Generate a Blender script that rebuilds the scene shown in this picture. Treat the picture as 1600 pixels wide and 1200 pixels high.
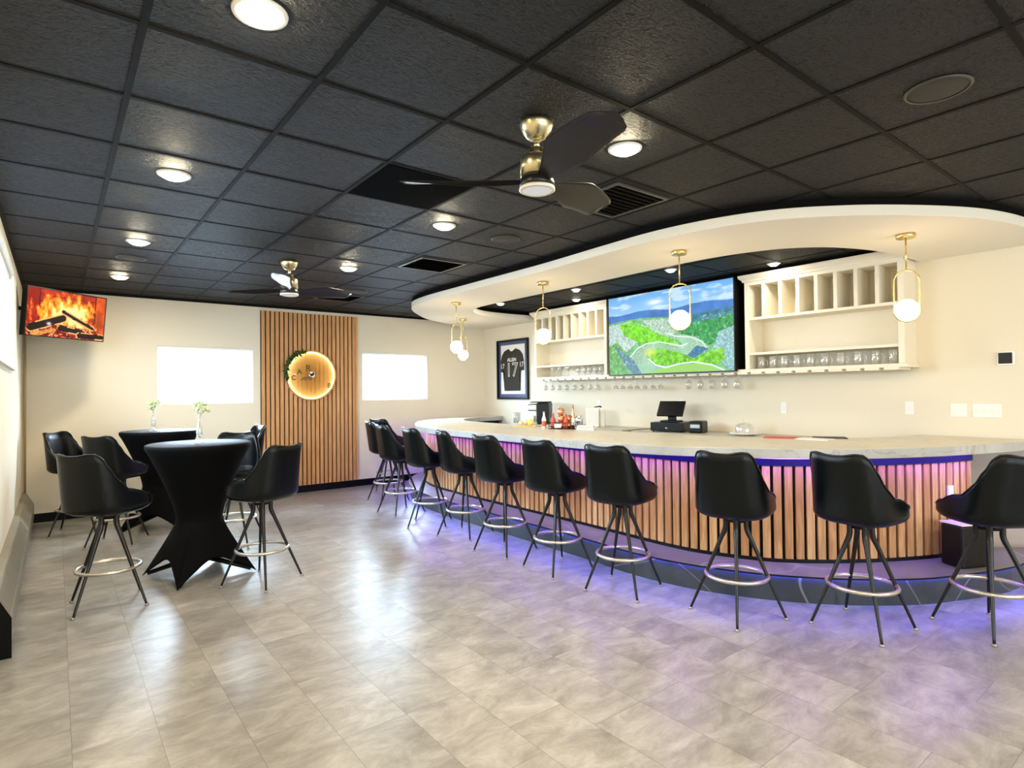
import bpy, bmesh, math, random
import numpy as np
from math import sin, cos, pi, radians as R, atan2, hypot
from mathutils import Vector, Matrix

for _o in list(bpy.data.objects):
    bpy.data.objects.remove(_o, do_unlink=True)
SC = bpy.context.scene
COL = SC.collection

# ------------------------------------------------------------------ camera
CZ = 1.48
CEIL = CZ + 2.11 * 0.61
F_PX, YAW, PITCH, ROLL = 910.3, 0.6643, 0.013, -0.0106
_cam = bpy.data.cameras.new('camera')
_cam.sensor_width = 36.0
_cam.sensor_fit = 'HORIZONTAL'
_cam.lens = 36.0 * F_PX / 1600.0
_cam.clip_start = 0.02
cam = bpy.data.objects.new('camera', _cam)
COL.objects.link(cam)
_f = Vector((sin(YAW) * cos(PITCH), cos(YAW) * cos(PITCH), sin(PITCH)))
_r = Vector((cos(YAW), -sin(YAW), 0))
_u = _r.cross(_f)
_rr = _r * cos(ROLL) + _u * sin(ROLL)
_uu = _u * cos(ROLL) - _r * sin(ROLL)
_m = Matrix((_rr, _uu, -_f)).transposed().to_4x4()
_m.translation = Vector((0, 0, CZ))
cam.matrix_world = _m
SC.camera = cam

# ------------------------------------------------------------------ world, exposure
SC.view_settings.view_transform = 'Standard'
SC.view_settings.look = 'None'
SC.view_settings.exposure = -0.16
SC.view_settings.gamma = 1.0
SC.view_settings.use_curve_mapping = False
W = bpy.data.worlds.new('daylight')
SC.world = W
W.use_nodes = True
W.node_tree.nodes['Background'].inputs[0].default_value = (0.86, 0.93, 1.0, 1)
W.node_tree.nodes['Background'].inputs[1].default_value = 2.6
SC.cycles.max_bounces = 8
SC.cycles.diffuse_bounces = 4
SC.cycles.glossy_bounces = 4
SC.cycles.transparent_max_bounces = 16
SC.cycles.caustics_reflective = False
SC.cycles.caustics_refractive = False
SC.cycles.sample_clamp_indirect = 4.0

# power settings
P_DOWN = 17.0       # each recessed downlight (W)
P_BAR = 7.0
P_WIN = 310.0        # daylight through each far window (W)
WARM = (1.0, 0.84, 0.64)
DAY = (0.62, 0.80, 1.0)


def area_light(name, loc, rot, sx, sy, power, color, parent=None, shape='RECTANGLE', spread=None):
    l = bpy.data.lights.new(name, 'AREA')
    l.shape = shape
    l.size = sx
    if shape in ('RECTANGLE', 'ELLIPSE'):
        l.size_y = sy
    l.energy = power
    l.color = color
    if spread:
        l.spread = spread
    o = bpy.data.objects.new(name, l)
    COL.objects.link(o)
    o.location = loc
    o.rotation_euler = rot
    if parent:
        o.parent = parent
    return o


# daylight just outside each seen window, then added fill at the front wall
area_light('daylight_back_wall', (1.63, 9.00, 1.73), (R(-90), 0, 0), 1.25, 0.8, P_WIN, DAY)
area_light('daylight_back_wall', (4.47, 9.00, 1.73), (R(-90), 0, 0), 1.25, 0.8, P_WIN, DAY)
area_light('daylight_left_wall', (-0.50, 5.4, 2.16), (0, R(-90), 0), 0.8, 2.8, P_WIN * 1.3, DAY)
area_light('fill_front_wall', (1.4, -3.75, 1.55), (R(90), 0, 0), 2.4, 1.7, 165, (0.93, 0.96, 1.0))  # added fill lamp behind the camera, its window is invented
area_light('fill_front_wall', (4.4, -3.75, 1.55), (R(90), 0, 0), 2.0, 1.7, 70, (0.93, 0.96, 1.0))  # second added fill lamp, outside the other invented window


# ------------------------------------------------------------------ materials
MATS = {}


def nt(name):
    m = bpy.data.materials.new(name)
    m.use_nodes = True
    MATS[name] = m
    return m, m.node_tree.nodes, m.node_tree.links, m.node_tree.nodes['Principled BSDF']


def pmat(name, col, rough=0.5, metal=0.0, spec=0.5, bump=0.0, bscale=60.0, var=0.0, vscale=8.0, emit=None, estr=0.0,
         coat=0.0, detail=4.0):
    m, N, L, b = nt(name)
    b.inputs['Base Color'].default_value = (*col, 1)
    b.inputs['Roughness'].default_value = rough
    b.inputs['Metallic'].default_value = metal
    b.inputs['Specular IOR Level'].default_value = spec
    b.inputs['Coat Weight'].default_value = coat
    tc = N.new('ShaderNodeTexCoord')
    n = N.new('ShaderNodeTexNoise')
    n.inputs['Scale'].default_value = vscale
    n.inputs['Detail'].default_value = detail
    L.new(tc.outputs['Object'], n.inputs['Vector'])
    if var > 0:
        mx = N.new('ShaderNodeMix')
        mx.data_type = 'RGBA'
        mx.inputs[6].default_value = (*[c * (1 - var) for c in col], 1)
        mx.inputs[7].default_value = (*[min(1, c * (1 + var)) for c in col], 1)
        L.new(n.outputs['Fac'], mx.inputs[0])
        L.new(mx.outputs[2], b.inputs['Base Color'])
    if bump > 0:
        n2 = N.new('ShaderNodeTexNoise')
        n2.inputs['Scale'].default_value = bscale
        n2.inputs['Detail'].default_value = 3
        L.new(tc.outputs['Object'], n2.inputs['Vector'])
        bp = N.new('ShaderNodeBump')
        bp.inputs['Strength'].default_value = bump
        bp.inputs['Distance'].default_value = 0.01
        L.new(n2.outputs['Fac'], bp.inputs['Height'])
        L.new(bp.outputs['Normal'], b.inputs['Normal'])
    if emit:
        b.inputs['Emission Color'].default_value = (*emit, 1)
        b.inputs['Emission Strength'].default_value = estr
    return m


def M(name):
    return MATS[name]


pmat('wall_paint', (0.78, 0.715, 0.575), 0.85, bump=0.04, bscale=180, var=0.015, vscale=2)
pmat('white_paint', (0.86, 0.85, 0.80), 0.6, var=0.01)
pmat('soffit_paint', (0.84, 0.80, 0.70), 0.75, var=0.01)
pmat('cabinet_paint', (0.82, 0.76, 0.62), 0.5, var=0.02)
pmat('black_paint', (0.002, 0.002, 0.002), 0.8, spec=.1, var=0.1)
pmat('grid_black', (0.002, 0.002, 0.002), 0.7, spec=.15, var=0.1)
pmat('black_plastic', (0.004, 0.004, 0.005), 0.35, spec=.3, var=0.1)
pmat('black_satin', (0.003, 0.003, 0.004), 0.45, spec=.25, var=0.1)
pmat('baseboard_black', (0.002, 0.002, 0.003), 0.5, spec=.15, var=0.1)
pmat('vinyl', (0.0018, 0.003, 0.0035), 0.25, spec=0.20, bump=0.12, bscale=260, var=0.15)
pmat('vinyl_seat', (0.004, 0.005, 0.006), 0.22, spec=0.75, bump=0.15, bscale=120, var=0.15)
pmat('piping', (0.003, 0.004, 0.004), 0.3, spec=0.4, var=0.1)
pmat('leg_metal', (0.035, 0.037, 0.036), 0.32, metal=0.85, var=0.3, vscale=14)
pmat('ring_metal', (0.62, 0.58, 0.50), 0.30, metal=0.85, var=0.25, vscale=25)
pmat('glide', (0.35, 0.33, 0.30), 0.4, metal=0.7, var=0.2)
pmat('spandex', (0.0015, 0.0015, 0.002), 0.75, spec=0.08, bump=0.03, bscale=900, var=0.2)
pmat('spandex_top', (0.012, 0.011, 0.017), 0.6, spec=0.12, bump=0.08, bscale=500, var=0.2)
pmat('brass', (0.80, 0.60, 0.24), 0.25, metal=1.0, var=0.08, vscale=20)
pmat('satin_brass', (0.62, 0.55, 0.34), 0.30, metal=1.0, var=0.06, vscale=20)
pmat('blade_dark', (0.010, 0.009, 0.008), 0.33, spec=.4, var=0.3, vscale=30)
pmat('chrome', (0.8, 0.8, 0.8), 0.12, metal=1.0, var=0.03)
pmat('steel', (0.62, 0.62, 0.60), 0.28, metal=1.0, var=0.05)
pmat('copper', (0.86, 0.36, 0.20), 0.25, metal=0.8, var=0.1)
pmat('heater_metal', (0.24, 0.22, 0.17), 0.45, var=0.12, vscale=5, metal=0.2)
pmat('heater_end', (0.003, 0.003, 0.003), 0.6, spec=.1, var=0.1)
pmat('pipe_brown', (0.45, 0.32, 0.14), 0.4, var=0.1)
pmat('white_plastic', (0.85, 0.85, 0.82), 0.4, var=0.01)
pmat('ceramic', (0.88, 0.87, 0.83), 0.25, var=0.01)
pmat('lemon', (0.85, 0.80, 0.12), 0.45, bump=0.2, bscale=200, var=0.1)
pmat('apple_pale', (0.80, 0.72, 0.36), 0.4, var=0.2, vscale=12)
pmat('cutting_wood', (0.72, 0.48, 0.22), 0.5, var=0.15, vscale=20)
pmat('jersey_cloth', (0.020, 0.017, 0.010), 0.85, bump=0.1, bscale=400, var=0.15)
pmat('mat_white', (0.80, 0.80, 0.78), 0.7, var=0.01)
pmat('mat_blue', (0.06, 0.075, 0.17), 0.3, var=0.25, vscale=3)
pmat('thread_white', (0.72, 0.70, 0.60), 0.6, var=0.05)
pmat('leaf', (0.16, 0.24, 0.04), 0.6, var=0.5, vscale=40)
pmat('blossom', (0.50, 0.56, 0.26), 0.6, var=0.2, vscale=60)
pmat('moss', (0.035, 0.075, 0.012), 0.9, var=0.7, vscale=60)
pmat('sign_text', (0.05, 0.045, 0.02), 0.5, var=0.1)
pmat('sign_white', (0.85, 0.86, 0.82), 0.5, var=0.02)
pmat('red_label', (0.55, 0.10, 0.05), 0.5, var=0.3, vscale=40)
pmat('paper_red', (0.55, 0.06, 0.04), 0.5, var=0.2)
pmat('amber', (0.42, 0.20, 0.04), 0.15, var=0.2)
pmat('rim_white', (0.75, 0.72, 0.62), 0.35, var=0.02)
pmat('speaker_cloth', (0.035, 0.030, 0.020), 0.8, bump=0.3, bscale=300, var=0.1)
pmat('vent_frame', (0.045, 0.042, 0.036), 0.5, var=0.1)
pmat('inner_dark', (0.003, 0.003, 0.003), 0.7, spec=.15, var=0.1)
pmat('outdoor_white', (0.9, 0.93, 0.97), 0.9, var=0.01)
pmat('bc_top', (0.42, 0.39, 0.32), 0.35, var=0.1, vscale=6)


def emis(name, col, s):
    m = bpy.data.materials.new(name)
    m.use_nodes = True
    N, L = m.node_tree.nodes, m.node_tree.links
    N.clear()
    e = N.new('ShaderNodeEmission')
    e.inputs[0].default_value = (*col, 1)
    e.inputs[1].default_value = s
    o = N.new('ShaderNodeOutputMaterial')
    L.new(e.outputs[0], o.inputs[0])
    MATS[name] = m
    return m


emis('lamp_lens', (1.0, 0.86, 0.58), 260.0)
emis('bar_lens', (1.0, 0.92, 0.80), 30.0)
emis('globe', (1.0, 0.74, 0.42), 34.0)
emis('fan_lens', (1.0, 0.97, 0.93), 0.75)
emis('led_violet', (0.20, 0.05, 1.0), 68.0)
emis('led_blue', (0.06, 0.08, 1.0), 48.0)
emis('sign_glow', (1.0, 0.90, 0.55), 17.0)
pmat('rail_blue_lit', (0.004, 0.004, 0.03), 0.5, spec=.2, var=.1)  # black rail with the blue LED light put into its base colour
pmat('void_black', (0.0005, 0.0005, 0.0005), 0.9, spec=.02, var=.1)
pmat('panel_felt', (0.022, 0.010, 0.004), 0.9, spec=.1, var=.1)


def glass(name, tint=(1, 1, 1), refl=0.12, trans=0.9, haze=0.0):
    """thin clear glass: transparent with a sharp coat of reflection that grows at grazing angles"""
    m = bpy.data.materials.new(name)
    m.use_nodes = True
    N, L = m.node_tree.nodes, m.node_tree.links
    N.clear()
    t = N.new('ShaderNodeBsdfTransparent')
    t.inputs[0].default_value = (*[c * trans for c in tint], 1)
    g = N.new('ShaderNodeBsdfGlossy')
    g.inputs['Roughness'].default_value = 0.04
    g.inputs[0].default_value = (1, 1, 1, 1)
    lw = N.new('ShaderNodeLayerWeight')
    lw.inputs[0].default_value = 0.35
    mr = N.new('ShaderNodeMapRange')
    mr.inputs['To Min'].default_value = refl * 0.5
    mr.inputs['To Max'].default_value = min(0.9, refl * 4)
    L.new(lw.outputs['Facing'], mr.inputs['Value'])
    mx = N.new('ShaderNodeMixShader')
    L.new(mr.outputs[0], mx.inputs[0])
    L.new(t.outputs[0], mx.inputs[1])
    L.new(g.outputs[0], mx.inputs[2])
    o = N.new('ShaderNodeOutputMaterial')
    if haze:
        d = N.new('ShaderNodeBsdfTranslucent' if haze > .3 else 'ShaderNodeBsdfDiffuse')
        d.inputs[0].default_value = (*tint, 1)
        m3 = N.new('ShaderNodeMixShader')
        m3.inputs[0].default_value = haze
        L.new(mx.outputs[0], m3.inputs[1])
        L.new(d.outputs[0], m3.inputs[2])
        L.new(m3.outputs[0], o.inputs[0])
    else:
        L.new(mx.outputs[0], o.inputs[0])
    MATS[name] = m


glass('glassware', (0.97, 0.97, 0.95), 0.16, 0.985, haze=.13)  # brightness put into clear glass as mixed-in diffuse white
glass('window_glass', (0.98, 1.0, 1.0), 0.05, 0.98)
glass('acrylic', (1.0, 0.93, 0.70), 0.015, 0.98, haze=.34)


def wood(name, c1, c2, axis=2, rough=0.5, pitch=None, org=0.0, horiz=0):
    """oak with grain along the slat; every slat gets its own tone through a noise on a stepped coordinate"""
    m, N, L, b = nt(name)
    tc = N.new('ShaderNodeTexCoord')
    mp = N.new('ShaderNodeMapping')
    mp.inputs['Scale'].default_value = (14, 14, 1.2)
    L.new(tc.outputs['Object'], mp.inputs[0])
    n = N.new('ShaderNodeTexNoise')
    n.inputs['Scale'].default_value = 2.2
    n.inputs['Detail'].default_value = 8
    n.inputs['Distortion'].default_value = 1.2
    L.new(mp.outputs[0], n.inputs['Vector'])
    at = N.new('ShaderNodeAttribute')
    at.attribute_name = 'tone'
    ad = N.new('ShaderNodeMath')
    ad.operation = 'ADD'
    L.new(n.outputs['Fac'], ad.inputs[0])
    L.new(at.outputs['Fac'], ad.inputs[1])
    cr = N.new('ShaderNodeValToRGB')
    cr.color_ramp.elements[0].position = 0.35
    cr.color_ramp.elements[0].color = (*c1, 1)
    cr.color_ramp.elements[1].position = 0.85
    cr.color_ramp.elements[1].color = (*c2, 1)
    L.new(ad.outputs[0], cr.inputs[0])
    L.new(cr.outputs[0], b.inputs['Base Color'])
    b.inputs['Roughness'].default_value = rough
    return m


wood('oak_bar', (0.45, 0.23, 0.085), (0.80, 0.52, 0.25))
wood('oak_panel', (0.50, 0.235, 0.085), (0.74, 0.40, 0.17))


def ceiling_mat():
    m, N, L, b = nt('ceiling_tile')
    tc = N.new('ShaderNodeTexCoord')
    # per tile random value
    sep = N.new('ShaderNodeSeparateXYZ')
    L.new(tc.outputs['Object'], sep.inputs[0])
    ids = []
    for ax, off in ((0, 0.24), (1, 2.3546)):
        s = N.new('ShaderNodeMath'); s.operation = 'SUBTRACT'; s.inputs[1].default_value = off
        L.new(sep.outputs[ax], s.inputs[0])
        d = N.new('ShaderNodeMath'); d.operation = 'DIVIDE'; d.inputs[1].default_value = 0.61
        L.new(s.outputs[0], d.inputs[0])
        f = N.new('ShaderNodeMath'); f.operation = 'FLOOR'
        L.new(d.outputs[0], f.inputs[0])
        ids.append(f)
    cb = N.new('ShaderNodeCombineXYZ')
    L.new(ids[0].outputs[0], cb.inputs[0]); L.new(ids[1].outputs[0], cb.inputs[1])
    wn = N.new('ShaderNodeTexWhiteNoise'); wn.noise_dimensions = '3D'
    L.new(cb.outputs[0], wn.inputs['Vector'])
    # fissures
    mp = N.new('ShaderNodeMapping'); mp.inputs['Scale'].default_value = (1.0, 2.2, 1.0)
    L.new(tc.outputs['Object'], mp.inputs[0])
    n = N.new('ShaderNodeTexNoise'); n.inputs['Scale'].default_value = 26; n.inputs['Detail'].default_value = 7
    n.inputs['Distortion'].default_value = 1.6
    L.new(mp.outputs[0], n.inputs['Vector'])
    cr = N.new('ShaderNodeValToRGB')
    cr.color_ramp.elements[0].position = 0.40; cr.color_ramp.elements[0].color = (0, 0, 0, 1)
    cr.color_ramp.elements[1].position = 0.56; cr.color_ramp.elements[1].color = (1, 1, 1, 1)
    L.new(n.outputs['Fac'], cr.inputs[0])
    bp = N.new('ShaderNodeBump'); bp.inputs['Distance'].default_value = 0.03
    ms = N.new('ShaderNodeMapRange'); ms.inputs['To Min'].default_value = 0.45; ms.inputs['To Max'].default_value = 1.0
    L.new(wn.outputs['Value'], ms.inputs['Value'])
    L.new(ms.outputs[0], bp.inputs['Strength'])
    L.new(cr.outputs[0], bp.inputs['Height'])
    L.new(bp.outputs['Normal'], b.inputs['Normal'])
    mx = N.new('ShaderNodeMix'); mx.data_type = 'RGBA'
    mx.inputs[6].default_value = (0.0040, 0.0040, 0.0040, 1)
    mx.inputs[7].default_value = (0.016, 0.0158, 0.015, 1)
    L.new(cr.outputs[0], mx.inputs[0])
    L.new(mx.outputs[2], b.inputs['Base Color'])
    b.inputs['Roughness'].default_value = 0.6
    b.inputs['Specular IOR Level'].default_value = 0.22


ceiling_mat()


def floor_mat():
    m, N, L, b = nt('floor_tile')
    tc = N.new('ShaderNodeTexCoord')
    mp = N.new('ShaderNodeMapping')
    # bricks run along Y: rotate so that the brick length follows Y
    mp.inputs['Rotation'].default_value = (0, 0, R(90))
    mp.inputs['Location'].default_value = (0.0, 0.253, 0)
    L.new(tc.outputs['Object'], mp.inputs[0])
    br = N.new('ShaderNodeTexBrick')
    br.offset = 0.37
    br.offset_frequency = 3
    br.inputs['Scale'].default_value = 1.0
    br.inputs['Brick Width'].default_value = 0.6096
    br.inputs['Row Height'].default_value = 0.3048
    br.inputs['Mortar Size'].default_value = 0.0012
    br.inputs['Mortar Smooth'].default_value = 0.3
    br.inputs['Bias'].default_value = 0.0
    br.inputs['Color1'].default_value = (0, 0, 0, 1)
    br.inputs['Color2'].default_value = (1, 1, 1, 1)
    br.inputs['Mortar'].default_value = (0.5, 0.5, 0.5, 1)
    L.new(mp.outputs[0], br.inputs['Vector'])
    # shift cloud pattern per tile
    vm = N.new('ShaderNodeVectorMath'); vm.operation = 'MULTIPLY_ADD'
    vm.inputs[1].default_value = (9, 5, 3)
    L.new(br.outputs['Color'], vm.inputs[0]); L.new(tc.outputs['Object'], vm.inputs[2])
    mp2 = N.new('ShaderNodeMapping'); mp2.inputs['Scale'].default_value = (1.1, 2.1, 1)
    mp2.inputs['Rotation'].default_value = (0, 0, R(12))
    L.new(vm.outputs[0], mp2.inputs[0])
    n = N.new('ShaderNodeTexNoise'); n.inputs['Scale'].default_value = 3.4; n.inputs['Detail'].default_value = 13
    n.inputs['Roughness'].default_value = 0.74; n.inputs['Distortion'].default_value = 0.5
    L.new(mp2.outputs[0], n.inputs['Vector'])
    cr = N.new('ShaderNodeValToRGB')
    e = cr.color_ramp.elements
    e[0].position = 0.33; e[0].color = (0.185, 0.175, 0.160, 1)
    e[1].position = 0.70; e[1].color = (0.425, 0.42, 0.41, 1)
    k = e.new(0.50); k.color = (0.29, 0.28, 0.262, 1)
    L.new(n.outputs['Fac'], cr.inputs[0])
    # tile to tile tone
    mt = N.new('ShaderNodeMix'); mt.data_type = 'RGBA'; mt.blend_type = 'MULTIPLY'
    mt.inputs[0].default_value = 1.0
    tr = N.new('ShaderNodeValToRGB')
    tr.color_ramp.elements[0].color = (0.88, 0.88, 0.87, 1); tr.color_ramp.elements[1].color = (1.12, 1.115, 1.10, 1)
    L.new(br.outputs['Color'], tr.inputs[0])
    L.new(cr.outputs[0], mt.inputs[6]); L.new(tr.outputs[0], mt.inputs[7])
    jm = N.new('ShaderNodeMix'); jm.data_type = 'RGBA'
    jm.inputs[7].default_value = (0.11, 0.10, 0.09, 1)
    L.new(br.outputs['Fac'], jm.inputs[0]); L.new(mt.outputs[2], jm.inputs[6])
    L.new(jm.outputs[2], b.inputs['Base Color'])
    rr = N.new('ShaderNodeMapRange'); rr.inputs['To Min'].default_value = 0.31; rr.inputs['To Max'].default_value = 0.37
    L.new(n.outputs['Fac'], rr.inputs['Value'])
    L.new(rr.outputs[0], b.inputs['Roughness'])
    b.inputs['Specular IOR Level'].default_value = 0.6
    b.inputs['Coat Weight'].default_value = 0.12
    b.inputs['Coat Roughness'].default_value = 0.30
    bp = N.new('ShaderNodeBump'); bp.inputs['Strength'].default_value = 0.04; bp.inputs['Distance'].default_value = 0.004
    L.new(n.outputs['Fac'], bp.inputs['Height'])
    L.new(bp.outputs['Normal'], b.inputs['Normal'])


floor_mat()


def stone(name, base, dark, vein, scale=1.3, vw=0.018, rough=0.3, vdet=6, vdist=2.2):
    m, N, L, b = nt(name)
    tc = N.new('ShaderNodeTexCoord')
    n = N.new('ShaderNodeTexNoise'); n.inputs['Scale'].default_value = scale * 2.2; n.inputs['Detail'].default_value = 10
    n.inputs['Roughness'].default_value = 0.6
    L.new(tc.outputs['Object'], n.inputs['Vector'])
    mx = N.new('ShaderNodeMix'); mx.data_type = 'RGBA'
    mx.inputs[6].default_value = (*dark, 1); mx.inputs[7].default_value = (*base, 1)
    r0 = N.new('ShaderNodeMapRange'); r0.inputs['From Min'].default_value = 0.3; r0.inputs['From Max'].default_value = 0.65
    L.new(n.outputs['Fac'], r0.inputs['Value']); L.new(r0.outputs[0], mx.inputs[0])
    n2 = N.new('ShaderNodeTexNoise'); n2.inputs['Scale'].default_value = scale; n2.inputs['Detail'].default_value = vdet
    n2.inputs['Distortion'].default_value = vdist
    L.new(tc.outputs['Object'], n2.inputs['Vector'])
    s = N.new('ShaderNodeMath'); s.operation = 'SUBTRACT'; s.inputs[1].default_value = 0.5
    L.new(n2.outputs['Fac'], s.inputs[0])
    a = N.new('ShaderNodeMath'); a.operation = 'ABSOLUTE'
    L.new(s.outputs[0], a.inputs[0])
    r1 = N.new('ShaderNodeMapRange'); r1.inputs['From Min'].default_value = 0.0; r1.inputs['From Max'].default_value = vw
    r1.inputs['To Min'].default_value = 0.75; r1.inputs['To Max'].default_value = 0.0
    L.new(a.outputs[0], r1.inputs['Value'])
    m2 = N.new('ShaderNodeMix'); m2.data_type = 'RGBA'
    m2.inputs[7].default_value = (*vein, 1)
    L.new(r1.outputs[0], m2.inputs[0]); L.new(mx.outputs[2], m2.inputs[6])
    L.new(m2.outputs[2], b.inputs['Base Color'])
    b.inputs['Roughness'].default_value = rough


stone('marble', (0.66, 0.60, 0.48), (0.54, 0.49, 0.40), (0.40, 0.36, 0.29), 1.1, 0.012, 0.3)
stone('marble_edge', (0.50, 0.51, 0.50), (0.38, 0.39, 0.40), (0.30, 0.28, 0.24), 1.6, 0.014, 0.3)
stone('slate_face', (0.060, 0.074, 0.070), (0.026, 0.034, 0.034), (0.30, 0.32, 0.30), 0.8, 0.003, 0.35, 1.0, 0.3)
stone('slate_top', (0.23, 0.23, 0.235), (0.15, 0.15, 0.155), (0.42, 0.42, 0.42), 0.9, 0.005, 0.35, 1.0, 0.3)


def attr_emission(name, strength=1.0, mix=None):
    m = bpy.data.materials.new(name)
    m.use_nodes = True
    N, L = m.node_tree.nodes, m.node_tree.links
    b = N['Principled BSDF']
    at = N.new('ShaderNodeAttribute'); at.attribute_name = 'picture'
    b.inputs['Base Color'].default_value = (0.01, 0.01, 0.01, 1)
    b.inputs['Roughness'].default_value = 0.25
    b.inputs['Specular IOR Level'].default_value = 0.1
    L.new(at.outputs['Color'], b.inputs['Emission Color'])
    b.inputs['Emission Strength'].default_value = strength
    MATS[name] = m


attr_emission('screen_picture', 1.25)


# ------------------------------------------------------------------ mesh helpers
class MB:
    def __init__(self):
        self.bm = bmesh.new()
        self.tone = self.bm.faces.layers.float.new('tone_f')
        self.t = 0.0

    def face(self, vs, mi=0, smooth=False):
        try:
            f = self.bm.faces.new(vs)
            f.material_index = mi
            f.smooth = smooth
            f[self.tone] = self.t
            return f
        except ValueError:
            return None

    def box(self, x0, x1, y0, y1, z0, z1, mi=0, mat=None):
        P = [(x0, y0, z0), (x1, y0, z0), (x1, y1, z0), (x0, y1, z0), (x0, y0, z1), (x1, y0, z1), (x1, y1, z1), (x0, y1, z1)]
        if mat is not None:
            P = [mat @ Vector(p) for p in P]
        v = [self.bm.verts.new(p) for p in P]
        for q in ((0, 3, 2, 1), (4, 5, 6, 7), (0, 1, 5, 4), (1, 2, 6, 5), (2, 3, 7, 6), (3, 0, 4, 7)):
            self.face([v[i] for i in q], mi)
        return self

    def lathe(self, prof, seg=24, loc=(0, 0, 0), mi=0, mat=None, smooth=True):
        rows = []
        for r, z in prof:
            if r < 1e-6:
                p = Vector((loc[0], loc[1], loc[2] + z))
                rows.append([self.bm.verts.new(mat @ p if mat else p)])
            else:
                row = []
                for k in range(seg):
                    a = 2 * pi * k / seg
                    p = Vector((loc[0] + r * cos(a), loc[1] + r * sin(a), loc[2] + z))
                    row.append(self.bm.verts.new(mat @ p if mat else p))
                rows.append(row)
        for a, b in zip(rows, rows[1:]):
            if len(a) == 1 and len(b) == 1:
                continue
            for k in range(seg):
                k2 = (k + 1) % seg
                if len(a) == 1:
                    self.face([a[0], b[k2], b[k]], mi, smooth)
                elif len(b) == 1:
                    self.face([a[k], a[k2], b[0]], mi, smooth)
                else:
                    self.face([a[k], a[k2], b[k2], b[k]], mi, smooth)
        return self

    def tube(self, pts, rad, seg=10, closed=False, mi=0, caps=True):
        pts = [Vector(p) for p in pts]
        n = len(pts)
        rads = rad if isinstance(rad, (list, tuple)) else [rad] * n
        rows = []
        prev = None
        for i in range(n):
            if closed:
                t = (pts[(i + 1) % n] - pts[i - 1]).normalized()
            else:
                t = (pts[min(i + 1, n - 1)] - pts[max(i - 1, 0)]).normalized()
            if prev is None:
                ref = Vector((0, 0, 1)) if abs(t.z) < 0.9 else Vector((1, 0, 0))
                x = t.cross(ref).normalized()
            else:
                x = (prev - t * prev.dot(t)).normalized()
            prev = x
            y = t.cross(x)
            rows.append([self.bm.verts.new(pts[i] + (x * cos(2 * pi * k / seg) + y * sin(2 * pi * k / seg)) * rads[i])
                         for k in range(seg)])
        rng = range(n) if closed else range(n - 1)
        for i in rng:
            a, b = rows[i], rows[(i + 1) % n]
            sh = 0
            if closed and i == n - 1:
                sh = min(range(seg), key=lambda s: (b[s].co - a[0].co).length)
            for k in range(seg):
                self.face([a[k], a[(k + 1) % seg], b[(k + 1 + sh) % seg], b[(k + sh) % seg]], mi, True)
        if caps and not closed:
            self.face(rows[0][::-1], mi)
            self.face(rows[-1], mi)
        return self

    def prism(self, poly, z0, z1, mi=0, top_mi=None, hole=None):
        """extrude a 2-D outline; poly counter-clockwise"""
        a = [self.bm.verts.new((x, y, z0)) for x, y in poly]
        b = [self.bm.verts.new((x, y, z1)) for x, y in poly]
        n = len(poly)
        for i in range(n):
            self.face([a[i], a[(i + 1) % n], b[(i + 1) % n], b[i]], mi)
        f1 = self.face(b, mi if top_mi is None else top_mi)
        f0 = self.face(a[::-1], mi)
        bmesh.ops.triangulate(self.bm, faces=[f for f in (f0, f1) if f])
        return self

    def strip(self, A, B, z0, z1, mi=0, edge_mi=None):
        """solid band between the polylines A and B (same count)"""
        n = len(A)
        em = mi if edge_mi is None else edge_mi
        va0 = [self.bm.verts.new((x, y, z0)) for x, y in A]
        va1 = [self.bm.verts.new((x, y, z1)) for x, y in A]
        vb0 = [self.bm.verts.new((x, y, z0)) for x, y in B]
        vb1 = [self.bm.verts.new((x, y, z1)) for x, y in B]
        for i in range(n - 1):
            self.face([va0[i], va0[i + 1], va1[i + 1], va1[i]], em)
            self.face([vb0[i + 1], vb0[i], vb1[i], vb1[i + 1]], em)
            self.face([va1[i], va1[i + 1], vb1[i + 1], vb1[i]], mi)
            self.face([va0[i + 1], va0[i], vb0[i], vb0[i + 1]], mi)
        self.face([va0[0], va1[0], vb1[0], vb0[0]], em)
        self.face([va0[-1], vb0[-1], vb1[-1], va1[-1]], em)
        return self

    def build(self, name, mats, parent=None, loc=None, rot=None, bevel=0.0, recalc=True, smooth=False):
        if recalc:
            bmesh.ops.recalc_face_normals(self.bm, faces=self.bm.faces)
        me = bpy.data.meshes.new(name)
        tones = [f[self.tone] for f in self.bm.faces]
        self.bm.to_mesh(me)
        self.bm.free()
        at = me.attributes.new('tone', 'FLOAT', 'FACE')
        at.data.foreach_set('value', tones)
        if not isinstance(mats, (list, tuple)):
            mats = [mats]
        for m in mats:
            me.materials.append(M(m))
        o = bpy.data.objects.new(name, me)
        COL.objects.link(o)
        if parent:
            o.parent = parent
        if loc:
            o.location = loc
        if rot:
            o.rotation_euler = rot
        if bevel:
            b = o.modifiers.new('bevel', 'BEVEL')
            b.width = bevel
            b.segments = 2
            b.limit_method = 'ANGLE'
        return o


def tag(o, label, cat, group=None, kind=None):
    o['label'] = label
    o['category'] = cat
    if group:
        o['group'] = group
    if kind:
        o['kind'] = kind
    return o


def struct(o, label=None):
    o['kind'] = 'structure'
    if label:
        o['label'] = label
    return o


def thing(name, loc=(0, 0, 0), rz=0.0):
    o = bpy.data.objects.new(name, None)
    COL.objects.link(o)
    o.location = loc
    o.rotation_euler = (0, 0, rz)
    o.empty_display_size = 0.1
    return o


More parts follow.
